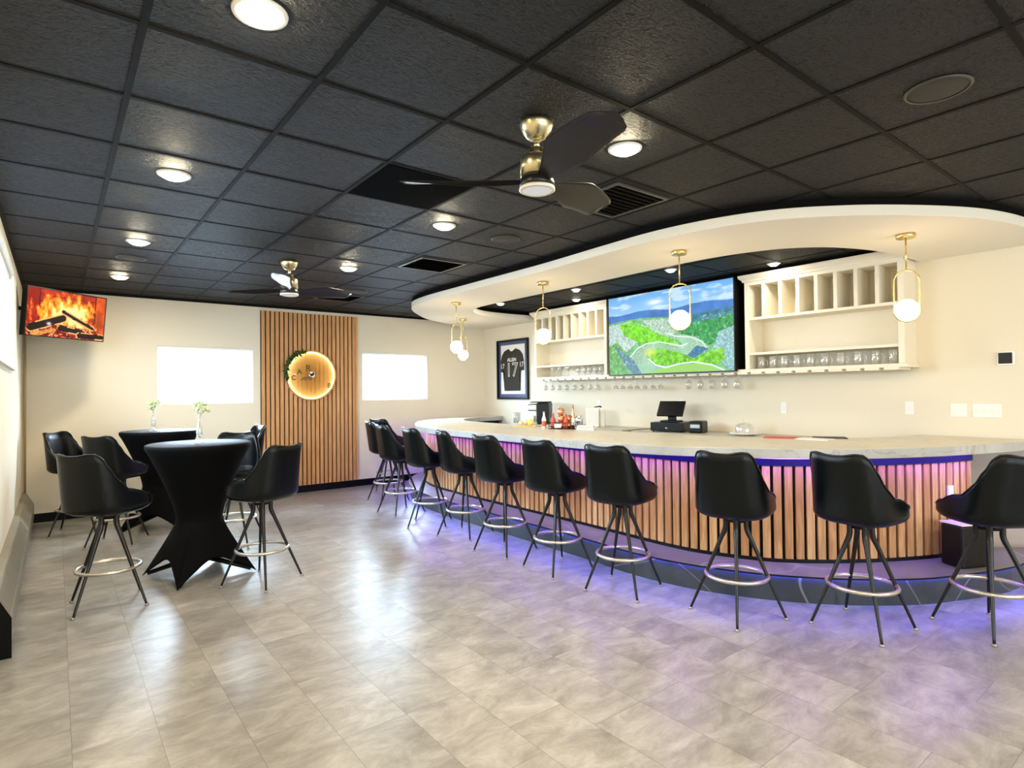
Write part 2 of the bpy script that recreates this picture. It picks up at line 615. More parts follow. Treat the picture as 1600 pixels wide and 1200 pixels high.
def dup(root, loc, rz, name=None):
    r = root.copy()
    COL.objects.link(r)
    r.location = loc
    r.rotation_euler = (0, 0, rz)
    for k in list(r.keys()):
        if k in ('label', 'group'):
            del r[k]
    for ch in list(root.children):
        c = ch.copy()
        COL.objects.link(c)
        c.parent = r
        for g in list(ch.children):
            d = g.copy()
            COL.objects.link(d)
            d.parent = c
    return r


def text_mesh(name, s, size, mat, parent=None, matrix=None, depth=0.001, bold=0.0, align='CENTER'):
    c = bpy.data.curves.new(name, 'FONT')
    c.body = s
    c.size = size
    c.align_x = align
    c.align_y = 'CENTER'
    c.extrude = depth
    c.offset = bold
    tmp = bpy.data.objects.new(name + '_tmp', c)
    COL.objects.link(tmp)
    dg = bpy.context.evaluated_depsgraph_get()
    me = bpy.data.meshes.new_from_object(tmp.evaluated_get(dg))
    bpy.data.objects.remove(tmp, do_unlink=True)
    bpy.data.curves.remove(c)
    me.materials.clear()
    me.materials.append(M(mat))
    o = bpy.data.objects.new(name, me)
    COL.objects.link(o)
    if parent:
        o.parent = parent
    if matrix is not None:
        o.matrix_local = matrix
    return o


def catmull(P, n=8, closed=False):
    out = []
    m = len(P)
    rng = range(m) if closed else range(m - 1)
    for i in rng:
        g = (lambda k: P[k % m]) if closed else (lambda k: P[max(0, min(m - 1, k))])
        p0, p1, p2, p3 = g(i - 1), g(i), g(i + 1), g(i + 2)
        for k in range(n):
            t = k / n
            out.append(tuple(0.5 * (2 * b + (c - a) * t + (2 * a - 5 * b + 4 * c - d) * t * t + (3 * b - a - 3 * c + d) * t ** 3)
                             for a, b, c, d in zip(p0, p1, p2, p3)))
    if not closed:
        out.append(tuple(P[-1]))
    return out


def resample(P, n):
    P = [np.array(p, float) for p in P]
    s = np.concatenate([[0], np.cumsum([np.linalg.norm(b - a) for a, b in zip(P, P[1:])])])
    A = np.array(P)
    t = np.linspace(0, s[-1], n)
    return list(zip(np.interp(t, s, A[:, 0]), np.interp(t, s, A[:, 1]))), s[-1]


def offset(P, d):
    """shift a polyline sideways by d (positive = left of travel)"""
    out = []
    for i, p in enumerate(P):
        a = P[max(0, i - 1)]
        b = P[min(len(P) - 1, i + 1)]
        tx, ty = b[0] - a[0], b[1] - a[1]
        l = hypot(tx, ty) or 1
        out.append((p[0] - ty / l * d, p[1] + tx / l * d))
    return out


XL, XR, YB, YF = -0.31, 6.29, 8.85, -3.6     # left wall, bar wall, far wall, wall behind the camera

# ------------------------------------------------------------------ room shell
b = MB(); b.box(XL - .2, XR + .2, YF - .2, YB + .2, -.1, 0)
struct(b.build('floor', 'floor_tile'), 'grey stone-look vinyl tile floor')
b = MB(); b.box(XL - .2, XR + .2, YF - .2, YB + .2, CEIL, CEIL + .1)
struct(b.build('ceiling', 'ceiling_tile'), 'black fissured drop ceiling tiles')
# T-bar grid
b = MB()
x = 0.24
while x > XL: x -= 0.61
x += 0.61
while x < XR:
    b.box(x - .012, x + .012, YF, YB, CEIL - .004, CEIL + .001); x += 0.61
y = 2.3546
while y > YF: y -= 0.61
y += 0.61
while y < YB:
    b.box(XL, XR, y - .012, y + .012, CEIL - .0035, CEIL + .001); y += 0.61
b.box(XL, XR, YB - .022, YB, CEIL - .03, CEIL); b.box(XL, XL + .022, YF, YB, CEIL - .012, CEIL)
struct(b.build('trim_1', 'grid_black'), 'black ceiling grid bars')


def wall_with_holes(name, axis, pos, thick, a0, a1, z0, z1, holes, mat='wall_paint'):
    """axis 'y': wall in plane y=pos running along x; axis 'x': plane x=pos along y"""
    b = MB()
    us = sorted(set([a0, a1] + [h[0] for h in holes] + [h[1] for h in holes]))
    zs = sorted(set([z0, z1] + [h[2] for h in holes] + [h[3] for h in holes]))
    for i in range(len(us) - 1):
        for j in range(len(zs) - 1):
            uc, zc = (us[i] + us[i + 1]) / 2, (zs[j] + zs[j + 1]) / 2
            if any(h[0] < uc < h[1] and h[2] < zc < h[3] for h in holes):
                continue
            p0, p1 = min(pos, pos + thick), max(pos, pos + thick)
            if axis == 'y':
                b.box(us[i], us[i + 1], p0, p1, zs[j], zs[j + 1])
            else:
                b.box(p0, p1, us[i], us[i + 1], zs[j], zs[j + 1])
    bmesh.ops.remove_doubles(b.bm, verts=b.bm.verts, dist=1e-5)
    return struct(b.build(name, mat))


WIN = {1: (1.04, 2.22, 1.36, 2.13), 2: (3.876, 5.06, 1.365, 2.14)}
WIN3 = (4.0, 6.81, 1.765, 2.56)
wall_with_holes('wall_back', 'y', YB, .14, XL - .2, XR + .2, 0, CEIL, list(WIN.values()))
wall_with_holes('wall_left', 'x', XL, -.14, YF - .2, YB + .14, 0, CEIL, [WIN3])
wall_with_holes('wall_right', 'x', XR, .14, YF - .2, YB + .14, 0, CEIL, [])
wall_with_holes('wall_front', 'y', YF, -.14, XL - .2, XR + .2, 0, CEIL, [(0.2, 2.6, 0.7, 2.4), (3.4, 5.4, 0.7, 2.4)])


def window(n, axis, pos, inner, u0, u1, z0, z1, frosted=True, out=1):
    """white window set into the wall: frame, pane, horizontal blind slats as one part"""
    e = thing('window_%d' % n)
    struct(e, 'bright window with lowered white blinds')
    b = MB()

    def bx(bb, ua, ub, d0, d1, za, zb):
        a, c = sorted((pos + out * d0, pos + out * d1))
        if axis == 'y':
            bb.box(ua, ub, a, c, za, zb)
        else:
            bb.box(a, c, ua, ub, za, zb)
    t = .035
    bx(b, u0, u1, .05, .10, z0, z0 + t); bx(b, u0, u1, .05, .10, z1 - t, z1)
    bx(b, u0, u0 + t, .05, .10, z0 + t, z1 - t); bx(b, u1 - t, u1, .05, .10, z0 + t, z1 - t)
    f = b.build('window_frame', 'white_paint', e); f['kind'] = 'structure'
    b = MB(); bx(b, u0 + t, u1 - t, .078, .082, z0 + t, z1 - t)
    f = b.build('window_pane', 'window_glass', e); f['kind'] = 'structure'
    return e


def blind(axis, pos, out, u0, u1, z0, z1, label):
    e = thing('window_blind')
    tag(e, label, 'blind', 'window blinds')
    b = MB()
    k = z1 - .035
    while k > z0 + .01:
        if axis == 'y':
            y_ = pos + out * .028
            m = Matrix.Translation((0, y_, k)) @ Matrix.Rotation(R(30), 4, 'X')
            b.box(u0 + .008, u1 - .008, -.012, .012, -.0006, .0006, mat=m)
        else:
            x_ = pos + out * .028
            m = Matrix.Translation((x_, 0, k)) @ Matrix.Rotation(R(30), 4, 'Y')
            b.box(-.012, .012, u0 + .008, u1 - .008, -.0006, .0006, mat=m)
        k -= .0215
    b.build('slats', 'blind_slat', e)
    b = MB()
    a, c = sorted((pos + out * .014, pos + out * .042))
    if axis == 'y':
        b.box(u0 + .004, u1 - .004, a, c, z1 - .03, z1 - .002)
    else:
        b.box(a, c, u0 + .004, u1 - .004, z1 - .03, z1 - .002)
    b.build('headrail', 'white_plastic', e)
    return e


# translucent slat: daylight glows through the thin vinyl
m = bpy.data.materials.new('blind_slat'); m.use_nodes = True
N, L = m.node_tree.nodes, m.node_tree.links
N.clear()
tr = N.new('ShaderNodeBsdfTranslucent'); tr.inputs[0].default_value = (0.9, 0.93, 0.97, 1)
df = N.new('ShaderNodeBsdfDiffuse'); df.inputs[0].default_value = (0.85, 0.86, 0.88, 1)
mx = N.new('ShaderNodeMixShader'); mx.inputs[0].default_value = 0.45
L.new(tr.outputs[0], mx.inputs[1]); L.new(df.outputs[0], mx.inputs[2])
oo = N.new('ShaderNodeOutputMaterial'); L.new(mx.outputs[0], oo.inputs[0])
MATS['blind_slat'] = m

for n, w in WIN.items():
    window(n, 'y', YB, 0, *w)
blind('y', YB, 1, *WIN[1], 'white blind glowing in the window left of the slatted oak panel')
blind('y', YB, 1, *WIN[2], 'white blind glowing in the window between the slatted panel and the bar')
window(3, 'x', XL, 0, *WIN3, out=-1)
blind('x', XL, -1, *WIN3, 'white blind glowing in the high window of the left wall')
window(4, 'y', YF, 0, 0.2, 2.6, 0.7, 2.4, out=-1)  # unseen window without blind, added to let fill light in
window(5, 'y', YF, 0, 3.4, 5.4, 0.7, 2.4, out=-1)  # another unseen window added for fill, no blind
# casing round the left window
b = MB()
b.box(XL, XL + .015, WIN3[0] - .06, WIN3[1] + .06, WIN3[3], WIN3[3] + .06)
b.box(XL, XL + .015, WIN3[1], WIN3[1] + .06, WIN3[2] - .05, WIN3[3])
b.box(XL, XL + .03, WIN3[0] - .06, WIN3[1] + .06, WIN3[2] - .05, WIN3[2])
struct(b.build('trim_4', 'white_paint'), 'white casing of the left wall window')

# black baseboards
b = MB(); b.box(XL, XR, YB - .014, YB, 0, .105)
struct(b.build('baseboard_back', 'baseboard_black', bevel=.003), 'black baseboard of the far wall')

# baseboard heater along the left wall
e = thing('baseboard_heater', (XL, 6.5, 0))
tag(e, 'grey-brown sloping metal baseboard heater along the left wall', 'heater')
y0, y1 = 4.375 - 6.5, 8.83 - 6.5


def heater_section(bb, ya, yb, mi=0):
    prof = [(0, .045), (.085, .045), (.11, .075), (.11, .222), (.045, .355), (.0, .37)]
    a = [bb.bm.verts.new((x, ya, z)) for x, z in prof]
    c = [bb.bm.verts.new((x, yb, z)) for x, z in prof]
    n = len(prof)
    for i in range(n):
        bb.face([a[i], a[(i + 1) % n], c[(i + 1) % n], c[i]], mi)
    bb.face(a); bb.face(c[::-1])


b = MB(); heater_section(b, y0 + .012, 7.2 - 6.5); heater_section(b, 7.205 - 6.5, y1)
b.build('housing', 'heater_metal', e)
b = MB()
yy = y0 + .05
sl = atan2(.133, .065)
k = 0
while yy < 7.0 - 6.5:
    m_ = Matrix.Translation((.0775, yy, .2885)) @ Matrix.Rotation(sl - pi, 4, 'Y').to_4x4()
    m_ = Matrix.Translation((.0785, yy, .2895)) @ Matrix.Rotation(-(pi - sl) + pi, 4, 'Y')
    b.box(-.058, .058, -.0045, .0045, -.003, .003, mat=m_)
    yy += .026; k += 1
b.build('grille', 'heater_metal', e)
b = MB()
prof = [(0, 0), (.112, 0), (.112, .224), (.046, .36), (.0, .375)]
a = [b.bm.verts.new((x, y0, z)) for x, z in prof]; c = [b.bm.verts.new((x, y0 + .012, z)) for x, z in prof]
for i in range(5):
    b.face([a[i], a[(i + 1) % 5], c[(i + 1) % 5], c[i]])
b.face(a); b.face(c[::-1])
b.build('end_cap', 'heater_end', e)
b = MB(); b.box(.0, .085, y0 + .01, y1, 0, .045)
b.build('foot_rail', 'heater_end', e)

# thin brown pipe in the far left corner
b = MB(); b.tube([(-.283, 8.80, .37), (-.283, 8.80, 2.70)], .012, 12)
tag(b.build('corner_pipe', 'pipe_brown'), 'thin brown pipe rising from the heater in the far left corner', 'pipe')

# ------------------------------------------------------------------ soffit over the bar
SOF = [(6.29, 8.84), (5.95, 8.80), (5.45, 8.55), (5.02, 8.32), (4.60, 8.05), (4.30, 7.74), (4.00, 7.38), (3.79, 7.0), (3.71, 6.5),
       (3.70, 5.8), (3.70, 5.0), (3.70, 4.2), (3.66, 3.4), (3.65, 2.85), (3.73, 2.38), (3.90, 2.0), (4.18, 1.69), (4.45, 1.475),
       (4.76, 1.28), (5.03, 1.15), (5.29, 1.07), (5.55, 1.02), (5.9, .98), (6.29, .96)]
HOLE = [(6.29, 7.26), (6.05, 7.25), (5.6, 7.27), (5.15, 7.22), (4.82, 7.02), (4.62, 6.72), (4.55, 6.35), (4.55, 5.7), (4.55, 5.0), (4.55, 4.3),
        (4.54, 3.6), (4.56, 2.95), (4.70, 2.48), (4.92, 2.22), (5.14, 2.09), (5.38, 2.0), (5.6, 1.955), (5.95, 1.92), (6.29, 1.90)]
so, _ = resample(catmull(SOF, 10), 140)
ho, _ = resample(catmull(HOLE, 10), 140)
b = MB()
zs0, zs1 = 2.64, 2.712
b.strip(so, ho, zs0, zs1)
struct(b.build('trim_2', 'soffit_paint', bevel=.003), 'cream curved soffit hanging over the bar')
b = MB()
b.strip(offset(so, .012), offset(so, .05), zs1, CEIL)
b.strip(offset(ho, -.012), offset(ho, -.05), zs1, CEIL)
struct(b.build('trim_3', 'black_paint'), 'black band between soffit and ceiling')

# ------------------------------------------------------------------ bar
SLAT = [(6.2, 8.46), (5.7, 8.43), (5.2, 8.30), (4.75, 8.08), (4.42, 7.78), (4.2, 7.40), (4.07, 6.95), (4.02, 6.4), (4.0, 5.8), (4.0, 5.0),
        (4.0, 4.2), (3.985, 3.5), (3.975, 2.98), (4.03, 2.64), (4.2, 2.26), (4.42, 2.02), (4.69, 1.81), (4.99, 1.63), (5.29, 1.49), (5.54, 1.41), (5.64, 1.385)]
STEP = [(6.28, 8.83), (5.7, 8.78), (5.1, 8.60), (4.6, 8.30), (4.22, 7.90), (3.95, 7.42), (3.78, 6.9), (3.68, 6.3), (3.66, 5.7), (3.66, 5.0),
        (3.66, 4.2), (3.65, 3.6), (3.63, 3.1), (3.68, 2.70), (3.80, 2.35), (3.98, 2.03), (4.25, 1.71), (4.6, 1.43), (4.95, 1.26),
        (5.3, 1.13), (5.6, 1.07), (6.27, 1.03)]
COUT = [(6.28, 8.72), (5.8, 8.70), (5.25, 8.52), (4.72, 8.22), (4.30, 7.80), (3.98, 7.30), (3.76, 6.85), (3.63, 6.35), (3.60, 5.9), (3.60, 5.2),
        (3.61, 4.5), (3.61, 3.75), (3.66, 3.05), (3.86, 2.58), (4.16, 2.11), (4.55, 1.735), (5.0, 1.475), (5.5, 1.28), (5.9, 1.16), (6.27, 1.09)]
CIN = [(6.28, 8.30), (5.95, 8.28), (5.60, 8.18), (5.25, 7.95), (5.0, 7.6), (4.87, 7.1), (4.82, 6.4), (4.80, 5.7), (4.80, 5.0), (4.78, 4.3),
       (4.79, 3.7), (4.83, 3.2), (4.95, 2.85), (5.14, 2.55), (5.42, 2.25), (5.72, 2.05), (6.0, 1.95), (6.27, 1.93)]
sl_s = catmull(SLAT, 12)
st_p, _ = resample(catmull(STEP, 10), 160)
st_p = offset(st_p, .02)
co_p, _ = resample(catmull(COUT, 10), 160)
ci_p, _ = resample(catmull(CIN, 10), 160)
slp, SLEN = resample(sl_s, 200)
ZS = .19

e = thing('bar_platform', (0, 0, 0))
tag(e, 'raised dark slate foot platform curving along the base of the bar', 'platform')
inner = offset(slp, .16)
st_in, _ = resample(inner, 160)
b = MB(); b.strip(st_p, st_in, 0.0, ZS - .012, mi=0)
b.build('riser', 'slate_face', e)
b = MB(); b.strip(offset(st_p, -.028), st_in, ZS - .012, ZS, mi=0, edge_mi=1)
b.build('tread', ['slate_top', 'black_satin'], e)
b = MB(); b.strip(offset(st_p, -.016), offset(st_p, -.002), ZS - .0135, ZS - .0122)
b.build('led_strip', 'led_blue', e)

bar = thing('bar_counter', (0, 0, 0))
tag(bar, 'curved bar front of vertical oak slats lit violet from above', 'bar')
b = MB(); b.strip(offset(slp, .016), offset(slp, .15), ZS, .970)
b.build('bar_body', 'inner_dark', bar)  # near-black: slat gaps, and the inside's shade put into the colour
b = MB(); b.strip(offset(slp, -.004), offset(slp, .016), ZS, ZS + .028)
b.build('kick_rail', 'black_satin', bar)
b = MB(); b.strip(offset(slp, -.012), offset(slp, .018), .905, .970)
b.build('top_rail', 'rail_blue_lit' if 'rail_blue_lit' in MATS else 'black_satin', bar)
# slats
b = MB()
pitch = .0765
n = int(SLEN / pitch)
S_pts, _ = resample(sl_s, n + 1)
rnd = random.Random(4)
for i in range(n):
    (x0_, y0_), (x1_, y1_) = S_pts[i], S_pts[i + 1]
    cx, cy = (x0_ + x1_) / 2, (y0_ + y1_) / 2
    a = atan2(y1_ - y0_, x1_ - x0_)
    m_ = Matrix.Translation((cx, cy, 0)) @ Matrix.Rotation(a, 4, 'Z')
    b.t = rnd.uniform(-.16, .16)
    b.box(-.027, .027, -.004, .016, ZS + .028, .905, mat=m_)
b.build('slats', 'oak_bar', bar)
b = MB(); b.strip(offset(slp, -.095), offset(slp, -.065), .9685, .9718)
b.build('led_strip', 'led_violet', bar)
# small white outlet on the slats near the right end
b = MB()
m_ = Matrix.Translation((5.36, 1.452, .68)) @ Matrix.Rotation(R(-20), 4, 'Z')
b.box(-.028, .028, -.012, .004, -.05, .05, mat=m_)
tag(b.build('outlet_cover', 'white_plastic', bevel=.002), 'small white outlet cover on the bar slats beside the rightmost stool', 'outlet')

b = MB(); b.strip(co_p, ci_p, .972, 1.043, mi=0, edge_mi=1)
tag(b.build('countertop', ['marble', 'marble_edge'], bevel=.004), 'long curved pale marble countertop resting on the slatted bar', 'countertop')


# ------------------------------------------------------------------ back counters along the bar wall
def back_counter(y0_, y1_, zt, label, nd):
    e = thing('back_counter', (5.98, (y0_ + y1_) / 2, 0))
    tag(e, label, 'counter')
    h = (y1_ - y0_) / 2
    b = MB(); b.box(-.28, .30, -h + .01, h - .01, 0.08, zt - .04)
    b.build('cabinet_body', 'inner_dark', e)
    b = MB(); b.box(-.31, .305, -h, h, zt - .04, zt)
    b.build('worktop', 'bc_top', e, bevel=.003)
    w = (2 * h - .02) / nd
    for i in range(nd):
        ya = -h + .01 + i * w
        b = MB(); b.box(-.298, -.28, ya + .005, ya + w - .005, .1, zt - .05)
        d = b.build('door', 'inner_dark', e, bevel=.003)
        b = MB(); b.tube([(-.31, ya + w - .05, .55), (-.31, ya + w - .05, .7)], .005, 8)
        b.build('handle', 'steel', d)
    b = MB(); b.box(-.22, .30, -h + .02, h - .02, 0, .08)
    b.build('plinth', 'black_satin', e)


back_counter(4.98, 7.25, .975, 'grey back counter at the bar wall under the left glass shelf', 5)
back_counter(2.2, 4.84, .975, 'grey back counter at the bar wall under the right glass shelf', 4)

# ------------------------------------------------------------------ shelf cabinets on the bar wall
XF = 5.99


def shelf_cabinet(y0_, y1_, ncell, label):
    e = thing('shelf_cabinet', (XR, (y0_ + y1_) / 2, 1.70))
    tag(e, label, 'shelf', 'cream shelf cabinets on the bar wall')
    h = (y1_ - y0_) / 2
    xf = XF - XR
    zt = 2.665 - 1.70

    def bx(name, *a, bevel=.002, mat='cabinet_paint'):
        bb = MB(); bb.box(*a)
        return bb.build(name, mat, e, bevel=bevel)
    bx('back_panel', -.012, 0, -h, h, 0, zt)
    bx('side_panel', xf, -.012, -h, -h + .05, 0, zt)
    bx('side_panel', xf, -.012, h - .05, h, 0, zt)
    bx('top_board', xf, -.012, -h + .05, h - .05, zt - .05, zt)
    bx('shelf_board', xf, -.012, -h + .05, h - .05, 2.232 - 1.7, 2.262 - 1.7)
    bx('shelf_board', xf, -.012, -h + .05, h - .05, 1.85 - 1.7, 1.877 - 1.7)
    w = (2 * h - .10 + .035) / ncell
    for i in range(1, ncell):
        c = -h + .05 - .0175 + i * w
        bx('divider', xf, -.012, c - .0175, c + .0175, 2.262 - 1.7, zt - .05)
    # crown moulding
    bb = MB()
    prof = [(0, 0), (-.014, 0), (-.02, .02), (-.045, .045), (-.05, .062), (-.05, .075), (0, .075)]
    P = [(xf + x, z) for x, z in prof]
    a = [bb.bm.verts.new((x, -h + (x - xf), zt - .012 + z)) for x, z in P]
    c = [bb.bm.verts.new((x, h - (x - xf), zt - .012 + z)) for x, z in P]
    n_ = len(P)
    for i in range(n_):
        bb.face([a[i], a[(i + 1) % n_], c[(i + 1) % n_], c[i]])
    bb.face(a); bb.face(c[::-1])
    bb.box(xf, -.0, -h, h, zt, zt + .06)
    bb.build('crown_molding', 'cabinet_paint', e)


shelf_cabinet(1.935, 3.47, 8, 'wide cream open shelf cabinet right of the large screen')
shelf_cabinet(5.52, 7.07, 9, 'cream open shelf cabinet left of the large screen')
# stemware rack under both cabinets and the screen
e = thing('stemware_rack', (XR, 4.5, 1.66))
tag(e, 'long cream stemware rack running below both cabinets and the screen', 'rack')
b = MB(); b.box(XF - XR - .012, 0, 1.915 - 4.5, 7.10 - 4.5, .004, .038)
b.build('rack_board', 'cabinet_paint', e, bevel=.003)
b = MB()
pit = .1625
ys = []
y = 1.96
k = 0
while y + pit < 7.1:
    ya, yb = y - 4.5, y + pit - 4.5
    # T-bar: a stem and a wide flange
    b.box(XF - XR - .012, -.02, ya + .02, yb - .02, -.018, .004)
    ys.append(y)
    y += pit
b.build('hanging_rail', 'cabinet_paint', e, bevel=.002)

# ------------------------------------------------------------------ pictures on screens
def picture_mesh(name, w, h, nx, ny, fn, mat, parent):
    """flat grid in local XZ facing -Y, colour per vertex from fn(u, v) (v down)"""
    u, v = np.meshgrid(np.linspace(0, 1, nx), np.linspace(0, 1, ny))
    col = fn(u, v)
    X = (u - .5) * w
    Z = (.5 - v) * h
    co = np.stack([X.ravel(), np.zeros(X.size), Z.ravel()], 1)
    idx = np.arange(nx * ny).reshape(ny, nx)
    q = np.stack([idx[1:, :-1].ravel(), idx[1:, 1:].ravel(), idx[:-1, 1:].ravel(), idx[:-1, :-1].ravel()], 1)
    me = bpy.data.meshes.new(name)
    me.vertices.add(len(co)); me.vertices.foreach_set('co', co.ravel())
    me.loops.add(q.size); me.loops.foreach_set('vertex_index', q.ravel())
    me.polygons.add(len(q)); me.polygons.foreach_set('loop_start', np.arange(0, q.size, 4))
    me.update(calc_edges=True)
    ca = me.color_attributes.new('picture', 'FLOAT_COLOR', 'POINT')
    c4 = np.ones((len(co), 4), np.float32)
    c4[:, :3] = np.clip(col.reshape(-1, 3), 0, 1) ** 2.2
    ca.data.foreach_set('color', c4.ravel())
    me.materials.append(M(mat))
    o = bpy.data.objects.new(name, me)
    COL.objects.link(o)
    if parent:
        o.parent = parent
    return o


def vnoise(u, v, s, seed=0, oct=4):
    out = np.zeros_like(u)
    amp = 1.0
    tot = 0
    for o_ in range(oct):
        rs = np.random.RandomState(seed + o_)
        T = rs.rand(64, 64)
        x_, y_ = u * s, v * s
        xi, yi = np.floor(x_).astype(int), np.floor(y_).astype(int)
        fx, fy = x_ - xi, y_ - yi
        fx, fy = fx * fx * (3 - 2 * fx), fy * fy * (3 - 2 * fy)
        g = lambda a, c: T[a % 64, c % 64]
        out += amp * (g(xi, yi) * (1 - fx) * (1 - fy) + g(xi + 1, yi) * fx * (1 - fy) + g(xi, yi + 1) * (1 - fx) * fy + g(xi + 1, yi + 1) * fx * fy)
        tot += amp
        amp *= .55
        s *= 2.1
    return out / tot


def inpoly(u, v, P):
    r = np.zeros(u.shape, bool)
    n_ = len(P)
    for i in range(n_):
        x1, y1_ = P[i]; x2, y2_ = P[(i + 1) % n_]
        c = ((y1_ > v) != (y2_ > v)) & (u < (x2 - x1) * (v - y1_) / (y2_ - y1_ + 1e-12) + x1)
        r ^= c
    return r


def segdist(u, v, P, asp=1.78):
    d = np.full(u.shape, 9.0)
    for (x1, y1_), (x2, y2_) in zip(P, P[1:]):
        ax, ay, bx_, by_ = x1 * asp, y1_, x2 * asp, y2_
        px, py = u * asp - ax, v - ay
        dx, dy = bx_ - ax, by_ - ay
        t = np.clip((px * dx + py * dy) / (dx * dx + dy * dy + 1e-12), 0, 1)
        d = np.minimum(d, np.hypot(px - t * dx, py - t * dy))
    return d


def landscape(u, v):
    n1 = vnoise(u * 1.78, v, 6, 1); n2 = vnoise(u * 1.78, v, 26, 5); n3 = vnoise(u * 1.78, v, 60, 9, 3)
    C = np.zeros(u.shape + (3,))

    def put(mask, c):
        m = np.clip(mask.astype(float), 0, 1)[..., None]
        C[:] = C * (1 - m) + np.asarray(c) * m
    # sky
    t = np.clip(v / .33, 0, 1)[..., None]
    C[:] = np.array([.33, .62, .90]) * (1 - t) + np.array([.62, .82, .96]) * t
    cl = np.clip((vnoise(u * 1.3, v * 3, 5, 21) - .52) * 5, 0, .7)
    put(cl, [.86, .93, .98])
    put(np.exp(-(((u - .42) / .06) ** 2 + ((v - .13) / .03) ** 2)) * .9, [1, 1, 1])
    # land base (everything under the horizon)
    hz = .235 - .02 * u + .012 * np.sin(u * 14) + .02 * (vnoise(u, v * 0, 7, 33) - .5)
    land = v > hz
    put(land, [.22, .45, .72])
    far = (v > hz) & (v < hz + .11)
    put(far, (np.array([.20, .42, .74]) * (0.75 + .5 * n1[..., None])))
    mid = v > .335 - .03 * np.sin(u * 6)
    put(mid, np.array([.40, .72, .42]) * (.7 + .5 * n2[..., None]))
    # pale stony town left and centre
    put(inpoly(u, v, [(0, .36), (.2, .33), (.33, .40), (.40, .52), (.25, .62), (.12, .75), (0, .8)]), np.array([.72, .84, .80]) * (.65 + .6 * n3[..., None]))
    put(inpoly(u, v, [(.3, .33), (.55, .35), (.62, .48), (.55, .58), (.40, .50)]), np.array([.70, .84, .74]) * (.62 + .6 * n3[..., None]))
    # dark teal far right woods
    put(inpoly(u, v, [(.60, .36), (1, .30), (1, .50), (.80, .56), (.66, .50)]), np.array([.16, .42, .50]) * (.6 + .8 * n2[..., None]))
    put(inpoly(u, v, [(.60, .50), (.72, .43), (.86, .42), (1, .38), (1, .56), (.90, .68), (.78, .72), (.64, .64)]), np.array([.12, .55, .24]) * (.5 + 1.0 * n2[..., None]))
    put(inpoly(u, v, [(.9, .56), (1, .52), (1, 1), (.96, .98), (.88, .85), (.86, .72)]), np.array([.55, .78, .80]) * (.6 + .6 * n3[..., None]))
    # bright green ridge
    put(inpoly(u, v, [(.10, .36), (.22, .34), (.34, .42), (.42, .50), (.56, .60), (.62, .68), (.50, .72), (.34, .66), (.24, .58), (.14, .50)]),
        np.array([.42, .86, .10]) * (.55 + .75 * n2[..., None]))
    # river
    riv = inpoly(u, v, [(.20, .78), (.26, .68), (.40, .62), (.55, .68), (.64, .68), (.60, .62), (.50, .56), (.62, .55), (.74, .60), (.83, .72),
                        (.80, .78), (.66, .80), (.52, .74), (.36, .72), (.34, .80), (.42, .90), (.55, .92), (.74, .90), (.95, .98), (.95, 1.0),
                        (.30, 1.0), (.24, .90)])
    put(riv, np.array([.56, .76, .62]) * (.85 + .25 * n1[..., None]))
    put(inpoly(u, v, [(.74, .70), (.83, .74), (.72, .84), (.66, .82)]), [.16, .40, .58])
    # peninsula
    put(inpoly(u, v, [(.34, .72), (.46, .70), (.60, .76), (.72, .84), (.84, .78), (.93, .74), (.94, .88), (.86, .93), (.72, .88), (.55, .90), (.44, .90), (.37, .82)]),
        np.array([.40, .80, .08]) * (.55 + .8 * n2[..., None]))
    put(np.exp(-(((u - .37) / .04) ** 2 + ((v - .74) / .05) ** 2)) * .8, [.98, .93, .40])
    put(inpoly(u, v, [(0, .62), (.08, .58), (.16, .72), (.12, .84), (.18, 1), (0, 1)]), np.array([.36, .66, .30]) * (.55 + .8 * n2[..., None]))
    put(inpoly(u, v, [(.05, .62), (.12, .70), (.22, .80), (.30, 1), (.22, 1), (.14, .86)]), np.array([.30, .50, .58]) * (.6 + .7 * n3[..., None]))
    put(inpoly(u, v, [(.5, .93), (.75, .90), (.95, .99), (.3, 1.0)]), [.56, .80, .34])
    for P, wd in (([(.20, .78), (.26, .68), (.34, .63), (.45, .62), (.62, .69), (.67, .67)], .007),
                  ([(.36, .82), (.42, .90), (.50, .935), (.60, .90), (.72, .885), (.85, .93), (.93, .99)], .008),
                  ([(.50, .52), (.58, .57), (.70, .60), (.78, .66), (.81, .73)], .006)):
        put(segdist(u, v, P) < wd, [.92, .97, .94])
    put(np.clip((n3 - .66) * 8, 0, .6) * (v > .36) * (v < .9), np.array([.84, .96, .80]))
    C[:] = C * .86 + .14
    return C


